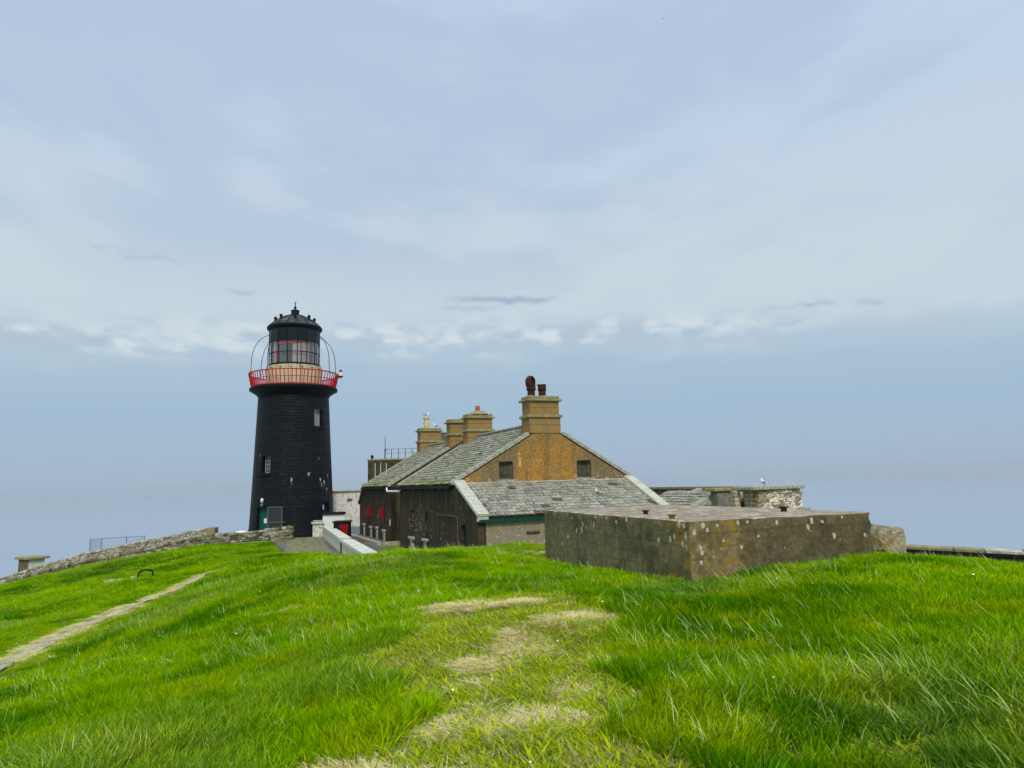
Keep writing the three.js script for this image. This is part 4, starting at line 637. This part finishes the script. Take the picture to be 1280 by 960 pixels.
  { const b = put(new THREE.Group(), 86); b.name = 'beacon'; t.add(b); part(b, 'bracket', bx(-0.1, 0.1, 12.4, 12.5, 3.3, 3.7), mSteel); part(b, 'red_cap', new THREE.CylinderGeometry(0.1, 0.13, 0.2, 10).translate(0, 12.98, 3.6), mRedPaint); part(b, 'white_body', new THREE.CylinderGeometry(0.15, 0.15, 0.32, 10).translate(0, 12.72, 3.6), mWhitePlain); part(b, 'base', new THREE.CylinderGeometry(0.2, 0.2, 0.08, 10).translate(0, 12.53, 3.6), mIron); }
  { const b = put(new THREE.Group(), -84); b.name = 'small_box'; t.add(b); part(b, 'case', bx(-0.15, 0.15, 12.6, 12.85, 3.1, 3.4, 0.02), M(0xb9a08e)); }
}

// ---------------------------------------------------------------- ruined outbuilding on the far side of the cottages
{
  const t = thing('ruined_outbuilding', 'roofless pale stone outbuilding with a level coping, right of the cottage', 'building', [13.42, 0, -33.2], TURN - 0.02);
  const washed = M(0xffffff, { map: tex(512, 512, (u, v) => { const row = Math.floor(v * 14), off = hash(row, 2, 64), x = u * 6 + off, j = Math.min(x - Math.floor(x), 1 - x + Math.floor(x)), jv = Math.min(v * 14 - row, 1 - v * 14 + row); let c = mix3([206, 192, 172], [178, 162, 138], fbm(u * 6, v * 6, 5, 65, 6)); c = mix3(c, [222, 214, 200], hash(row, Math.floor(x), 66) * 0.6); c = mix3(c, [122, 108, 88], (1 - sm(0.05, 0.22, Math.min(j * 1.4, jv))) * 0.7); c = mix3(c, [172, 122, 56], sm(0.56, 0.68, fbm(u * 4 + 3, v * 4, 4, 67, 4)) * sm(0.6, 0.2, v) * 0.8); return c; }), bumpMap: stoneBump, bumpScale: 0.03 }); washed.map.repeat.set(1 / 2.6, 1 / 2.6);
  const greyW = M(0xffffff, { map: mottled(512, [140, 136, 130], [116, 114, 108], [98, 96, 84], 981, { k: 8, speck: 18 }) });
  { const e = part(t, 'end_wall', bx(-2.44, -0.06, -0.5, 2.88, -1.1, -0.14), washed, 'pale washed end wall'); stoneWall(e, [[-2.5, -0.2, 0.8, 2.94], [-0.02, -0.2, 0.8, 2.94]], 0.42, stoneMats([[214, 200, 180], [196, 182, 160], [224, 214, 200], [168, 150, 122], [150, 142, 128]], 560), 561, { course: 0.2, long: 0.4, cap: false }); }
  part(t, 'long_wall', bx(-0.55, 0, -0.8, 2.9, -17, -1.21), greyW); part(t, 'recessed_wall', bx(-3.7, -2.52, -0.5, 2.9, -1.9, -1.4, 0.02), greyW); part(t, 'buttress', bx(-3.0, -2.7, -0.5, 2.9, -1.38, -1.0, 0.02), washed);
  part(t, 'cross_wall', bx(-6.2, -0.56, -0.5, 2.7, -6.6, -6.2), M(0xffffff, { map: mottled(256, [138, 122, 92], [118, 106, 82], [160, 118, 62], 983, { k: 5 }) }));
  for (let i = 0; i < 3; i++) part(t, 'coping_slab', bx(-2.9 + i * 1.02, -1.9 + i * 1.02, 2.92, 3.08, -1.3, 0.16, 0.03), mCoping);
  for (let i = 0; i < 8; i++) part(t, 'coping_slab', bx(-0.7, 0.14, 2.9, 3.06, -1.34 - (i + 1) * 1.95, -1.34 - i * 1.95 - 0.02, 0.03), mChimCap);
  part(t, 'coping_slab', bx(-3.95, -2.92, 2.9, 3.05, -2.0, -1.28, 0.03), mChimCap);
  const lean = V(0.92, 0.39, 0), Hl = 3.4; lean.normalize();
  const rf = part(t, 'lean_to_roof', roofBoard(V(-4.0, 1.35, -2.3), V(0, 0, -1), lean, 3.9, Hl, 0.08), mDarkStoneSide); slates(rf, V(-4.0, 1.37, -2.35), V(0, 0, -1), lean, 3.8, Hl - 0.1, { e: 0.26, w: 0.4, seed: 985 });
  part(t, 'skew_coping', uvm(bar(V(-6.3, 1.3, -2.1), V(-3.4, 2.75, -2.1), 0.45, 0.2)), mCoping); part(t, 'skew_coping', uvm(bar(V(-6.6, 1.35, -6.3), V(-0.9, 2.92, -6.3), 0.4, 0.16)), mCoping);
  const rf2 = part(t, 'lean_to_roof', roofBoard(V(-6.5, 1.15, -2.35), V(0, 0, -1), V(0.895, 0.446, 0), 3.9, 3.5, 0.06), mDarkStoneSide); slates(rf2, V(-6.5, 1.18, -2.4), V(0, 0, -1), V(0.895, 0.446, 0), 3.8, 3.4, { e: 0.26, w: 0.4, seed: 987 });
}
// ---------------------------------------------------------------- plants that have seeded on the old masonry
{
  const mWeed = new THREE.MeshPhysicalMaterial({ color: new THREE.Color().setRGB(0.16, 0.2, 0.03), roughness: 0.95, specularIntensity: 0, transmission: 0.3, thickness: 0, side: THREE.DoubleSide });
  const clump = (label, x, y, z, w, h, n, seed) => { const r = rng(seed), L = []; for (let i = 0; i < n; i++) { const a = r() * 6.283, q = Math.sqrt(r()) * w, l = h * (0.5 + r() * 0.6), b = new THREE.ConeGeometry(0.012 + w * 0.03, l, 3); b.scale(1, 1, 0.3); b.translate(0, l / 2, 0); b.rotateZ((r() - 0.5) * 1.4); b.rotateY(a); b.translate(Math.cos(a) * q, 0, Math.sin(a) * q); L.push(b); } const o = solo('weed_clump', label, 'plant', merge(L), mWeed, 'weeds on the masonry'); o.position.set(x, y, z); };
  clump('green weed clump at the foot of the pale ruin wall', 10.75, 1.95, -33.6, 0.38, 0.5, 150, 1701); clump('low weed tuft on the lower end of the ruin slates', 8.75, 2.05, -33.4, 0.22, 0.34, 80, 1703); clump('weed tuft by the right-hand corner of the pale ruin', 13.3, 1.8, -32.8, 0.3, 0.3, 80, 1705);
  const [gx, gz] = inHouse(HW - 0.6, -2.7); clump('grass tuft at the foot of the right lean-to coping', gx, 2.3, gz, 0.16, 0.22, 60, 1707);
}
// ---------------------------------------------------------------- small things round about
{
  const t = thing('slab_roofed_hut', 'small stone hut with a flat slab roof by the whitewashed wall', 'hut', [-36.2, -2.55, -52.2], -0.55);
  part(t, 'wall', merge([bx(-0.75, 0.75, 0, 1.62, -1.1, 0, 0.02)]), M(0xffffff, { map: mottled(256, [122, 102, 78], [104, 86, 64], [140, 124, 100], 991, { k: 6, speck: 30 }) })); part(t, 'side_panel', bx(0.752, 0.78, 0.3, 1.6, -1.08, -0.02), mWhiteCope); part(t, 'roof_slab', bx(-0.95, 0.98, 1.62, 1.78, -1.35, 0.2, 0.03), mChimCap);
  const f = thing('mesh_fence', 'run of light steel mesh fence panels above the whitewashed wall', 'fence', [0, 0, 0]);
  const pts = [[-34.85, -58, -1.6, 0.0], [-33.95, -58.1, -1.5, 0.04], [-32.0, -58.2, -1.3, 0.1], [-30.6, -58.3, -1.1, 0.14]];
  pts.forEach(([x, z, a, b]) => part(f, 'post', rod(V(x, a - 0.8, z), V(x, b + 0.04, z), 0.035), mSteel));
  for (let i = 0; i < 3; i++) { const [x0, z0, a0, b0] = pts[i], [x1, z1, a1, b1] = pts[i + 1], g = [rod(V(x0, b0, z0), V(x1, b1, z1), 0.025)], n = i ? 14 : 9; for (let k = 1; k < n; k++) { const s = k / n; g.push(rod(V(mix(x0, x1, s), mix(a0, a1, s) - 0.5, mix(z0, z1, s)), V(mix(x0, x1, s), mix(b0, b1, s), mix(z0, z1, s)), i ? 0.006 : 0.016, i ? 0.006 : 0.016, 4)); } for (let k = 1; k < 5; k++) g.push(rod(V(x0, mix(b0, a0, k / 5), z0), V(x1, mix(b1, a1, k / 5), z1), 0.006, 0.006, 4)); part(f, 'mesh_panel', merge(g), mSteel); }
  const fp = [[-36.7, -54.2], [-34.3, -54.3], [-31.9, -54.4]], w = thing('post_fence', 'weathered post and rail fence beside the slab-roofed hut', 'fence');
  const fy = [-2.35, -1.85, -1.35]; fp.forEach(([x, z], i) => part(w, 'post', rod(V(x, fy[i] - 0.5, z), V(x, fy[i] + 0.62, z), 0.06, 0.055, 6), mOldWood)); part(w, 'rail', merge([rod(V(fp[0][0], fy[0] + 0.4, fp[0][1]), V(fp[1][0], fy[1] + 0.4, fp[1][1]), 0.04), rod(V(fp[1][0], fy[1] + 0.4, fp[1][1]), V(-30.8, -0.9, -54.5), 0.04)]), mOldWood);
  const v = thing('white_dinghy', 'white upturned boat just showing over the rubble wall', 'boat', [-23.45, -1.25, -60], 0.2); v.scale.setScalar(0.9);
  part(v, 'hull', (() => { const g = new THREE.SphereGeometry(1, 20, 10, 0, Math.PI * 2, 0, Math.PI / 2); g.scale(1.15, 0.75, 0.6); return g.translate(0.2, 0.92, 0); })(), mWhitePlain); part(v, 'trestle', merge([bx(-0.7, -0.6, 0, 1, -0.4, 0.4), bx(0.8, 0.9, 0, 1, -0.4, 0.4)]), mOldWood); part(v, 'keel', bx(-0.5, 0.8, 1.64, 1.7, -0.03, 0.03), M(0x9aa4ad));
  const hy = groundY(-17.4, -33.4), h = solo('iron_hoop', 'rusty bent iron hoop standing in the left field', 'hoop', tube([V(-0.3, -0.2, 0), V(-0.29, 0.24, 0), V(-0.2, 0.37, 0), V(0.05, 0.41, 0), V(0.27, 0.36, 0.03), V(0.33, 0.12, 0.06), V(0.34, -0.2, 0.06)], 0.045, 30, 7), mRust); h.position.set(-17.4, hy, -33.4); h.rotation.y = 0.3;
  const rr = rng(77); ['pale half-buried field stone nearest the iron hoop', 'pale flat field stone, second from the iron hoop', 'pale flat field stone farthest from the iron hoop'].forEach((label, i) => { const x = -18.2 - i * 0.62, z = -33.6 - rr() * 0.6, s = solo('field_stone', label, 'stone', stoneShapes[i], mRubble[2], 'stones beside the iron hoop'); s.position.set(x, groundY(x, z) + 0.04, z); s.scale.set(0.34 + rr() * 0.25, 0.22, 0.25); s.rotation.y = rr() * 3; });
  // rock beside the tank and the stone edging along the cliff on the right
  const rk = thing('boulder', 'squat lichened boulder behind the right end of the concrete tank', 'boulder', [8.75, 1.55, -16.9], 0.2);
  { const g = new THREE.IcosahedronGeometry(1, 4), p = g.attributes.position; for (let i = 0; i < p.count; i++) { const v3 = V(p.getX(i), p.getY(i), p.getZ(i)), n = fbm(v3.x * 1.4 + 5, v3.y * 1.4 + v3.z * 1.1, 4, 993); const k = 0.5 + 1.0 * n; p.setXYZ(i, clamp(v3.x * k, -0.9, 0.8) * 0.5, clamp(v3.y * k, -0.8, 0.7 - 0.12 * v3.x) * 0.8 + 0.2, clamp(v3.z * k, -0.8, 0.8) * 0.5); } g.computeVertexNormals(); part(rk, 'rock', uvm(g), M(0xffffff, { map: mottled(256, [168, 158, 134], [134, 124, 96], [152, 124, 72], 994, { k: 3, speck: 30 }), bumpMap: stoneBump, bumpScale: 0.05 })); }
  const ed = thing('cliff_edging', 'low stone edging with flat capping slabs along the right-hand cliff top', 'wall');
  const P0 = V(8.9, 1.8, -17.4), P1 = V(15.5, 1.52, -13.9), d = P1.clone().sub(P0), L = d.length(), dir = d.clone().normalize(), r = rng(79); part(ed, 'footing', uvm(bar(P0.clone().setY(1.4), P1.clone().setY(1.2), 0.5, 0.5)), mMortar);
  for (let s = 0; s < L;) { const w2 = 0.45 + r() * 0.6, a = P0.clone().addScaledVector(dir, s + 0.01), b = P0.clone().addScaledVector(dir, Math.min(L, s + w2 - 0.02)); const dy = (r() - 0.5) * 0.03; a.y += dy; b.y += dy; part(ed, 'capping_slab', uvm(bar(a, b, 0.6 + r() * 0.12, 0.09)), [mChimCap, mCoping, mRubble[2]][r() * 3 | 0]); s += w2; }
  part(ed, 'rail', uvm(bar(P0.clone().add(V(-0.3, -0.02, 0.5)), P1.clone().add(V(-0.3, -0.04, 0.5)), 0.06, 0.07)), mIron, 'old dark rail in front of the edging');
}
// ---------------------------------------------------------------- gulls
const mGull = M(0xeeeeea, { roughness: 0.7 }), mGullWing = M(0x9aa2a8), mBeak = M(0xd8a62c);
function standingGull(label, [x, y, z], turn, s = 1) {
  const t = thing('gull', label, 'gull', [x, y, z], turn); t.scale.setScalar(s);
  // one continuous body swept from tail to head: [along, height, half width, half height]
  const rings = [[-0.26, 0.13, 0.004, 0.004], [-0.22, 0.135, 0.035, 0.015], [-0.12, 0.15, 0.06, 0.05], [0, 0.165, 0.08, 0.075], [0.09, 0.19, 0.075, 0.075], [0.14, 0.235, 0.05, 0.05], [0.16, 0.275, 0.042, 0.04], [0.18, 0.315, 0.046, 0.042], [0.205, 0.325, 0.036, 0.034], [0.23, 0.325, 0.012, 0.012]];
  const pos = [], idx = [], n = 12; rings.forEach(([a, h, w, k], i) => { const nx = rings[Math.min(i + 1, rings.length - 1)], pv = rings[Math.max(i - 1, 0)], T = V(nx[0] - pv[0], nx[1] - pv[1], 0).normalize(), U = V(-T.y, T.x, 0); for (let j = 0; j < n; j++) { const q = j / n * Math.PI * 2; pos.push(a + U.x * Math.cos(q) * k, h + U.y * Math.cos(q) * k, Math.sin(q) * w); } });
  for (let i = 0; i < rings.length - 1; i++) for (let j = 0; j < n; j++) { const a = i * n + j, b = i * n + (j + 1) % n; idx.push(a, b, a + n, b, b + n, a + n); }
  const g = new THREE.BufferGeometry(); g.setAttribute('position', new THREE.Float32BufferAttribute(pos, 3)); g.setIndex(idx); g.computeVertexNormals(); part(t, 'body', g, mGull);
  for (const k of [-1, 1]) { part(t, 'wing', new THREE.SphereGeometry(1, 12, 8).scale(0.17, 0.055, 0.022).rotateZ(0.13).translate(-0.07, 0.18, 0.07 * k), mGullWing); part(t, 'leg', rod(V(0.01, 0, 0.03 * k), V(0.02, 0.11, 0.03 * k), 0.007, 0.009, 5), mBeak); part(t, 'eye', new THREE.SphereGeometry(0.006, 6, 5).translate(0.205, 0.337, 0.03 * k), mIron); }
  part(t, 'beak', new THREE.ConeGeometry(0.013, 0.06, 6).rotateZ(-Math.PI / 2 - 0.15).translate(0.25, 0.322, 0), mBeak); return t;
}
standingGull('white gull standing on the coping of the pale ruin', [11.75, 3.08, -33.2], 1.9, 1.0);
{ const [x, z] = inHouse(4.7, 12.4 + 7.6); standingGull('gull perched on the buff pot of the farthest chimney', [x, 8.75, z], 0.2, 1.1); const [x2, z2] = inHouse(5.45, 12.4 + 7.5); standingGull('gull sitting on the farthest chimney cap beside the buff pot', [x2, 7.9, z2], 2.6, 1.1); const [x3, z3] = inHouse(6.85, -1.55); standingGull('white gull resting on the lean-to slates below the right gable window', [x3, 2.88, z3], 2.2, 0.85); }
function flyingGull(label, p, turn, s) { const t = thing('flying_bird', label, 'bird', p, turn, 'birds in flight'); t.scale.setScalar(s); const b = new THREE.SphereGeometry(1, 12, 8).scale(0.28, 0.08, 0.08); part(t, 'body', b, mGull); for (const k of [-1, 1]) { const s = new THREE.Shape([[0.1, 0], [0.16, 0.3], [-0.02, 0.68], [-0.1, 0.4], [-0.1, 0]].map(q => new THREE.Vector2(...q))), g = new THREE.ExtrudeGeometry(s, { depth: 0.015, bevelEnabled: false }); g.rotateX(k > 0 ? Math.PI / 2 - 0.35 : -Math.PI / 2 + 0.35); part(t, 'wing', g, mGullWing); } }
{ const at = (az, el, d) => [Math.sin(az / 57.2958) * Math.cos(el / 57.2958) * d, EYE + Math.sin(el / 57.2958) * d, -Math.cos(az / 57.2958) * Math.cos(el / 57.2958) * d];
  flyingGull('tiny dark bird flying high near the top of the sky', at(14.2, 34.6, 70), 0.5, 0.2); flyingGull('tiny dark bird in the right-hand sky', at(28.9, 21.8, 80), 1.2, 0.2); flyingGull('tiny gull flying low just above the pale ruin', at(20.2, 0.9, 330), 2.2, 1); }

// ---------------------------------------------------------------- grass
{
  const PATCH = [ // dead, trampled patches on the mound: x, z, half width, half depth
    [-1.3, -11.0, 0.42, 0.2], [-0.75, -10.65, 0.3, 0.16], [-0.1, -10.25, 0.25, 0.14], [0.85, -8.95, 0.5, 0.28], [0.02, -8.0, 0.22, 0.55], [-0.3, -7.2, 0.25, 0.35], [0.98, -7.0, 0.16, 0.3], [0.05, -5.45, 0.36, 0.22], [-0.48, -5.5, 0.2, 0.18], [-0.98, -4.95, 0.24, 0.14], [-0.6, -4.6, 0.24, 0.13], [0.45, -6.2, 0.15, 0.15], [-4.2, -13.0, 0.3, 0.2], [7.3, -14.2, 1.6, 0.3], [10.5, -14.9, 2.2, 0.5], [1.0, -20.0, 0.8, 0.6]];
  const dead = (x, z) => { let m = 0; for (const [px, pz, a, b] of PATCH) m = Math.max(m, 1.24 - Math.hypot((x - px) / a, (z - pz) / b)); return m + (fbm(x * 4.3, z * 4.3, 4, 1001) - 0.5) * 1.8; };
  const shortZone = (x, z) => { const cx = mix(-0.15, -0.3, sm(-4, -12, z)), w = 1.15 + 0.25 * Math.sin(z * 1.3); return sm(w + 0.5, w - 0.4, Math.abs(x - cx) + (fbm(x * 1.2, z * 1.2, 3, 1003) - 0.5) * 1.1) * sm(-12.2, -10.8, z) * sm(-2.5, -3.5, z); };
  const rT = rng(1100);
  function tuft(n, rad, h0, h1, w, lean, seg = 4) {
    const pos = [], idx = [], uv = [];
    for (let b = 0; b < n; b++) {
      const tone = (Math.floor(rT() * 64) + 0.5) / 64;
      const a = rT() * 6.283, q = Math.sqrt(rT()) * rad, x = Math.cos(a) * q, z = Math.sin(a) * q, h = mix(h0, h1, rT()), dir = a + (rT() - 0.5) * 2.4, dx = Math.cos(dir), dz = Math.sin(dir), out = lean * h * (0.35 + rT() * 0.9), fa = rT() * 6.283, sx = Math.cos(fa), sz = Math.sin(fa), ww = w * (0.7 + rT() * 0.6), base = pos.length / 3, droop = rT() < 0.25 ? 0.35 : 0.08;
      for (let k = 0; k <= seg; k++) {
        const t = k / seg, o = out * t * t, y = h * (t - droop * t * t * t), wd = ww * (1 - Math.pow(t, 2.2)) * 0.5 + 0.0004, px = x + dx * o, pz = z + dz * o;
        for (const s of [-1, 1]) { pos.push(px + sx * wd * s, y, pz + sz * wd * s); uv.push(tone, 0.5); }
        if (k < seg) { const c = base + k * 2; idx.push(c, c + 1, c + 2, c + 1, c + 3, c + 2); }
      }
    }
    const g = new THREE.BufferGeometry(); g.setAttribute('position', new THREE.Float32BufferAttribute(pos, 3)); g.setAttribute('uv', new THREE.Float32BufferAttribute(uv, 2)); g.setIndex(idx); g.computeVertexNormals(); return g;
  }
  // a palette of 64 leaf tones; every blade takes one
  const bladeTones = tex(64, 4, u => { const i = u * 64 | 0, k = 0.4 + 0.6 * hash(i, 1, 77), y = (hash(i, 2, 77) - 0.5) * 0.35; return [255 * Math.pow(clamp(k * (1 + y)), 1 / 2.2), 255 * Math.pow(k, 1 / 2.2), 255 * Math.pow(k, 1 / 2.2)]; }); bladeTones.magFilter = bladeTones.minFilter = THREE.NearestFilter; bladeTones.generateMipmaps = false;
  const mGrass = new THREE.MeshPhysicalMaterial({ color: 0xffffff, map: bladeTones, roughness: 0.95, specularIntensity: 0.0, transmission: 0.22, thickness: 0, side: THREE.DoubleSide });
  const mStraw = new THREE.MeshPhysicalMaterial({ color: 0xffffff, roughness: 0.95, specularIntensity: 0.1, transmission: 0.1, thickness: 0, side: THREE.DoubleSide });
  const kinds = { near: [0, 1, 2].map(() => tuft(26, 0.11, 0.06, 0.19, 0.0098, 0.55)), mid: [0, 1].map(() => tuft(26, 0.16, 0.05, 0.155, 0.0145, 0.6, 3)), far: [0, 1].map(() => tuft(24, 0.28, 0.05, 0.16, 0.03, 1.0, 2)), tall: [tuft(3, 0.1, 0.14, 0.26, 0.008, 0.7)], short: [tuft(26, 0.1, 0.018, 0.055, 0.008, 1.1, 3)], straw: [tuft(34, 0.12, 0.012, 0.045, 0.0075, 3.0, 3)] };
  const lots = {}; const put = (k, i, x, y, z, s, c, wind) => (lots[`${k}.${i}`] ??= []).push([x, y, z, s, c, wind]);
  const r = rng(1200);
  const tank = (() => { const ux = V(6.68 - 2.94, 0, -1.24).normalize(), uz = V(0.585 - 2.94, 0, -6.6).normalize(); return (x, z) => { const a = (x - 2.94) * ux.x + (z + 12.1) * ux.z, b = (x - 2.94) * uz.x + (z + 12.1) * uz.z; return a > -0.06 && a < 3.98 && b > -0.06 && b < 7.05; }; })();
  const lane = [[-9.8, -36.2], [-15.6, -52.2]];
  const inYard = (x, z) => { const c = Math.cos(TURN), s = Math.sin(TURN), X = (x - HOUSE[0]) * c - (z - HOUSE[2]) * s, v = -((x - HOUSE[0]) * s + (z - HOUSE[2]) * c); return X > -6.6 && X < 10 && v > (X < -0.6 ? 1.6 : -3) && v < 27; };
  const P = { lush: [0.34, 0.62, 0.001], deep: [0.12, 0.34, 0.001], yellow: [0.52, 0.68, 0.001], pale: [0.8, 0.86, 0.3], straw: [0.86, 0.71, 0.42], straw2: [0.72, 0.57, 0.28], sage: [0.3, 0.43, 0.06], lime: [0.72, 0.8, 0.02] };
  function colour(x, z, k) {
    const a = fbm(x * 0.5, z * 0.5, 4, 1301), b = fbm(x * 1.7 + 9, z * 1.7, 3, 1303), p = fbm(x * 0.35 + 40, z * 0.35, 4, 1305);
    let c = mix3(P.deep, P.lush, sm(0.3, 0.55, a + (r() - 0.5) * 0.12)); c = mix3(c, P.yellow, sm(0.5, 0.7, b) * 0.7); c = mix3(c, P.sage, sm(0.58, 0.72, p) * 0.4); const j = 0.8 + r() * 0.4; return [c[0] * j, c[1] * j, c[2] * j];
  }
  function blocked(x, z) { return tank(x, z) || distTo(PATH, x, z) < 0.34 || (z < -36 && distTo(lane, x, z) < 1.5) || inYard(x, z); }
  function scatter(n, d0, d1, kind, tallShare, limit) {
    for (let i = 0; i < n; i++) {
      const d = Math.sqrt(mix(d0 * d0, d1 * d1, r())), x = (r() * 2 - 1) * (0.84 * d + 2.2), z = -d; if (limit && !limit(x, z)) continue; if (blocked(x, z)) continue;
      const D = dead(x, z), S = shortZone(x, z), y = groundY(x, z) - 0.01;
      const clump = fbm(x * 1.1 + 3, z * 1.1, 3, 1401), wind = fbm(x * 0.25, z * 0.25, 2, 1403);
      if (D > 0.45) { put('straw', 0, x, y, z, 0.9 + r() * 0.7, mix3(r() < 0.7 ? P.straw : P.straw2, P.yellow, r() < 0.12 ? 0.7 : r() * 0.2), wind); if (r() > 0.06) continue; }
      let c = colour(x, z, kind), s = 0.8 + 0.4 * sm(0.25, 0.7, clump) + (r() - 0.5) * 0.4;
      if (S > 0.5 || D > 0.25) { c = mix3(c, r() < 0.25 ? P.straw2 : P.lime, 0.4 + r() * 0.45); put('short', 0, x, y, z, 0.7 + r() * 0.8 + (r() < 0.1 ? 0.7 : 0), c, wind); continue; }
      s *= mix(0.45, 1, sm(0.5, 2.2, distTo(PATH, x, z))) * mix(1, 0.6, sm(8, 10, x));
      put(kind, r() * kinds[kind].length | 0, x, y, z, s, c, wind);
      const paleHere = sm(0.46, 0.66, fbm(x * 0.6 + 70, z * 0.6, 3, 1405)); if (r() < tallShare * (0.25 + 1.6 * paleHere)) put('tall', 0, x, y, z, s * (0.85 + r() * 0.35), mix3(c, P.pale, 0.45 + r() * 0.5), wind);
    }
  }
  scatter(42000, 2.6, 9.5, 'near', 0.1);
  scatter(76000, 9.5, 25, 'mid', 0.1, (x, z) => x > -30 && x < 16.5 && (x < 8.5 || z > -17.2 + (x - 8.5) * 0.49));
  scatter(80000, 25, 60, 'far', 0, (x, z) => x > -44 && x < -2 && (z > -50 || (x < -24 && z > -60)) && !(x > -7 && z < -32));
  for (let i = 0; i < 5000; i++) { const x = (r() * 2 - 1) * 9 - 2, z = 1 - r() * 4.2; put('near', r() * 3 | 0, x, groundY(x, z) - 0.01, z, 0.8 + r() * 0.3, colour(x, z), 0.5); }
  for (const [px, pz, a, b] of PATCH) { const n = Math.min(3600, 400 + a * b * 9000 | 0); for (let i = 0; i < n; i++) { const x = px + (r() * 2 - 1) * a * 1.8, z = pz + (r() * 2 - 1) * b * 1.8; if (tank(x, z) || dead(x, z) < 0.4 + (r() - 0.5) * 0.3) continue; put('straw', 0, x, groundY(x, z) - 0.005, z, 0.8 + r() * 0.7, mix3(r() < 0.7 ? P.straw : P.straw2, P.yellow, r() < 0.1 ? 0.6 : r() * 0.15), 0.5); } }
  for (let i = 0; i < 3600; i++) { const k = r() * (PATH.length - 1), a = k | 0, f = k - a, x = mix(PATH[a][0], PATH[a + 1][0], f) + (r() < 0.75 ? -1 : 1) * (0.22 + r() * 0.36 * r()), z = mix(PATH[a][1], PATH[a + 1][1], f); if (fbm(x * 2, z * 2, 3, 1501) < 0.42) continue; put('straw', 0, x, groundY(x, z) + 0.02, z, 0.8 + r() * 0.8, mix3(r() < 0.5 ? P.straw : P.straw2, P.yellow, r() * 0.6), 0.5); }
  { const g2 = new THREE.CircleGeometry(0.009, 6).rotateX(-Math.PI / 2), n = 90, fl = new THREE.InstancedMesh(g2, M(0xf2f2ea), n), q = new THREE.Object3D(); let k = 0; while (k < n) { const d = 4 + r() * 20, x = (r() * 2 - 1) * 0.8 * d, z = -d; if (blocked(x, z) || fbm(x * 0.8, z * 0.8, 3, 1801) < 0.48) continue; q.position.set(x, groundY(x, z) + 0.11 + r() * 0.06, z); q.rotation.set((r() - 0.5), r() * 6, (r() - 0.5)); q.scale.setScalar(0.7 + r() * 0.9); q.updateMatrix(); fl.setMatrixAt(k++, q.matrix); } fl.name = 'daisies'; fl.userData = { label: 'tiny white daisies and feathers scattered through the grass', category: 'flowers', kind: 'stuff' }; scene.add(fl); }
  // thatch of dead blades lying on the soil where the grass has died back
  { const pos = [], uv = [], c = 0.045; for (const [px, pz, a, b] of PATCH) { if (px > 6 || pz < -15) continue; for (let x = px - a * 1.7; x < px + a * 1.7; x += c) for (let z = pz - b * 1.7; z < pz + b * 1.7; z += c) { if (dead(x, z) < 0.5 || tank(x, z)) continue; const q = (X, Z) => { pos.push(X, groundY(X, Z) + 0.016, Z); uv.push(X / 0.6, Z / 0.6); }, e = c * 0.62; q(x - e, z - e); q(x - e, z + e); q(x + e, z - e); q(x + e, z - e); q(x - e, z + e); q(x + e, z + e); } }
    const th = new THREE.BufferGeometry(); th.setAttribute('position', new THREE.Float32BufferAttribute(pos, 3)); th.setAttribute('uv', new THREE.Float32BufferAttribute(uv, 2)); th.computeVertexNormals();
    const o = new THREE.Mesh(th, M(0xffffff, { map: tex(256, 256, (u, v) => { const n = fbm(u * 60, v * 8, 3, 1601), m = fbm(u * 9 + 3, v * 70, 3, 1603), k = 0.62 + 0.6 * Math.max(n, m) - 0.15; return [238 * k, 218 * k, 166 * k]; }), roughness: 1, specularIntensity: 0 })); o.name = 'dry_thatch'; o.userData = { label: 'flattened straw-coloured dead grass in patches on the mound', category: 'dead grass', kind: 'stuff' }; scene.add(o); }
  const g = new THREE.Group(); g.name = 'meadow_grass'; g.userData = { label: 'long windblown green grass with straw patches covering mound and field', category: 'grass', kind: 'stuff' }; scene.add(g);
  const names = { near: 'long_grass', mid: 'mound_grass', far: 'field_grass', tall: 'pale_grass', short: 'short_grass', straw: 'dry_grass' };
  const o = new THREE.Object3D(), c = new THREE.Color(), m1 = new THREE.Matrix4(), sh = new THREE.Matrix4();
  for (const k in lots) {
    const [kind, i] = k.split('.'), L = lots[k], im = new THREE.InstancedMesh(kinds[kind][i], kind === 'straw' ? mStraw : mGrass, L.length); im.name = names[kind]; im.userData.kind = 'stuff';
    L.forEach(([x, y, z, s, col, wind], n) => {
      o.position.set(x, y, z); o.rotation.set(0, r() * 6.283, 0); o.scale.set(s * (0.9 + r() * 0.3), s, s * (0.9 + r() * 0.3)); o.updateMatrix();
      // the wind lays the tufts over, one way or the other in broad drifts
      const w = (x > 1.5 ? -0.16 : 0.1) + (wind - 0.5) * 0.45 + (r() - 0.5) * 0.35, w2 = (r() - 0.5) * 0.35; sh.set(1, w, 0, -w * y, 0, 1, 0, 0, 0, w2, 1, -w2 * y, 0, 0, 0, 1); m1.multiplyMatrices(sh, o.matrix); im.setMatrixAt(n, m1); im.setColorAt(n, c.setRGB(...col));
    });
    g.add(im);
  }
  console.log('grass', Object.entries(lots).map(([k, v]) => k + ':' + v.length).join(' '));
}

scene.traverse(o => { if (o.isMesh) { o.castShadow = true; o.receiveShadow = true; } });
renderer.render(scene, camera);
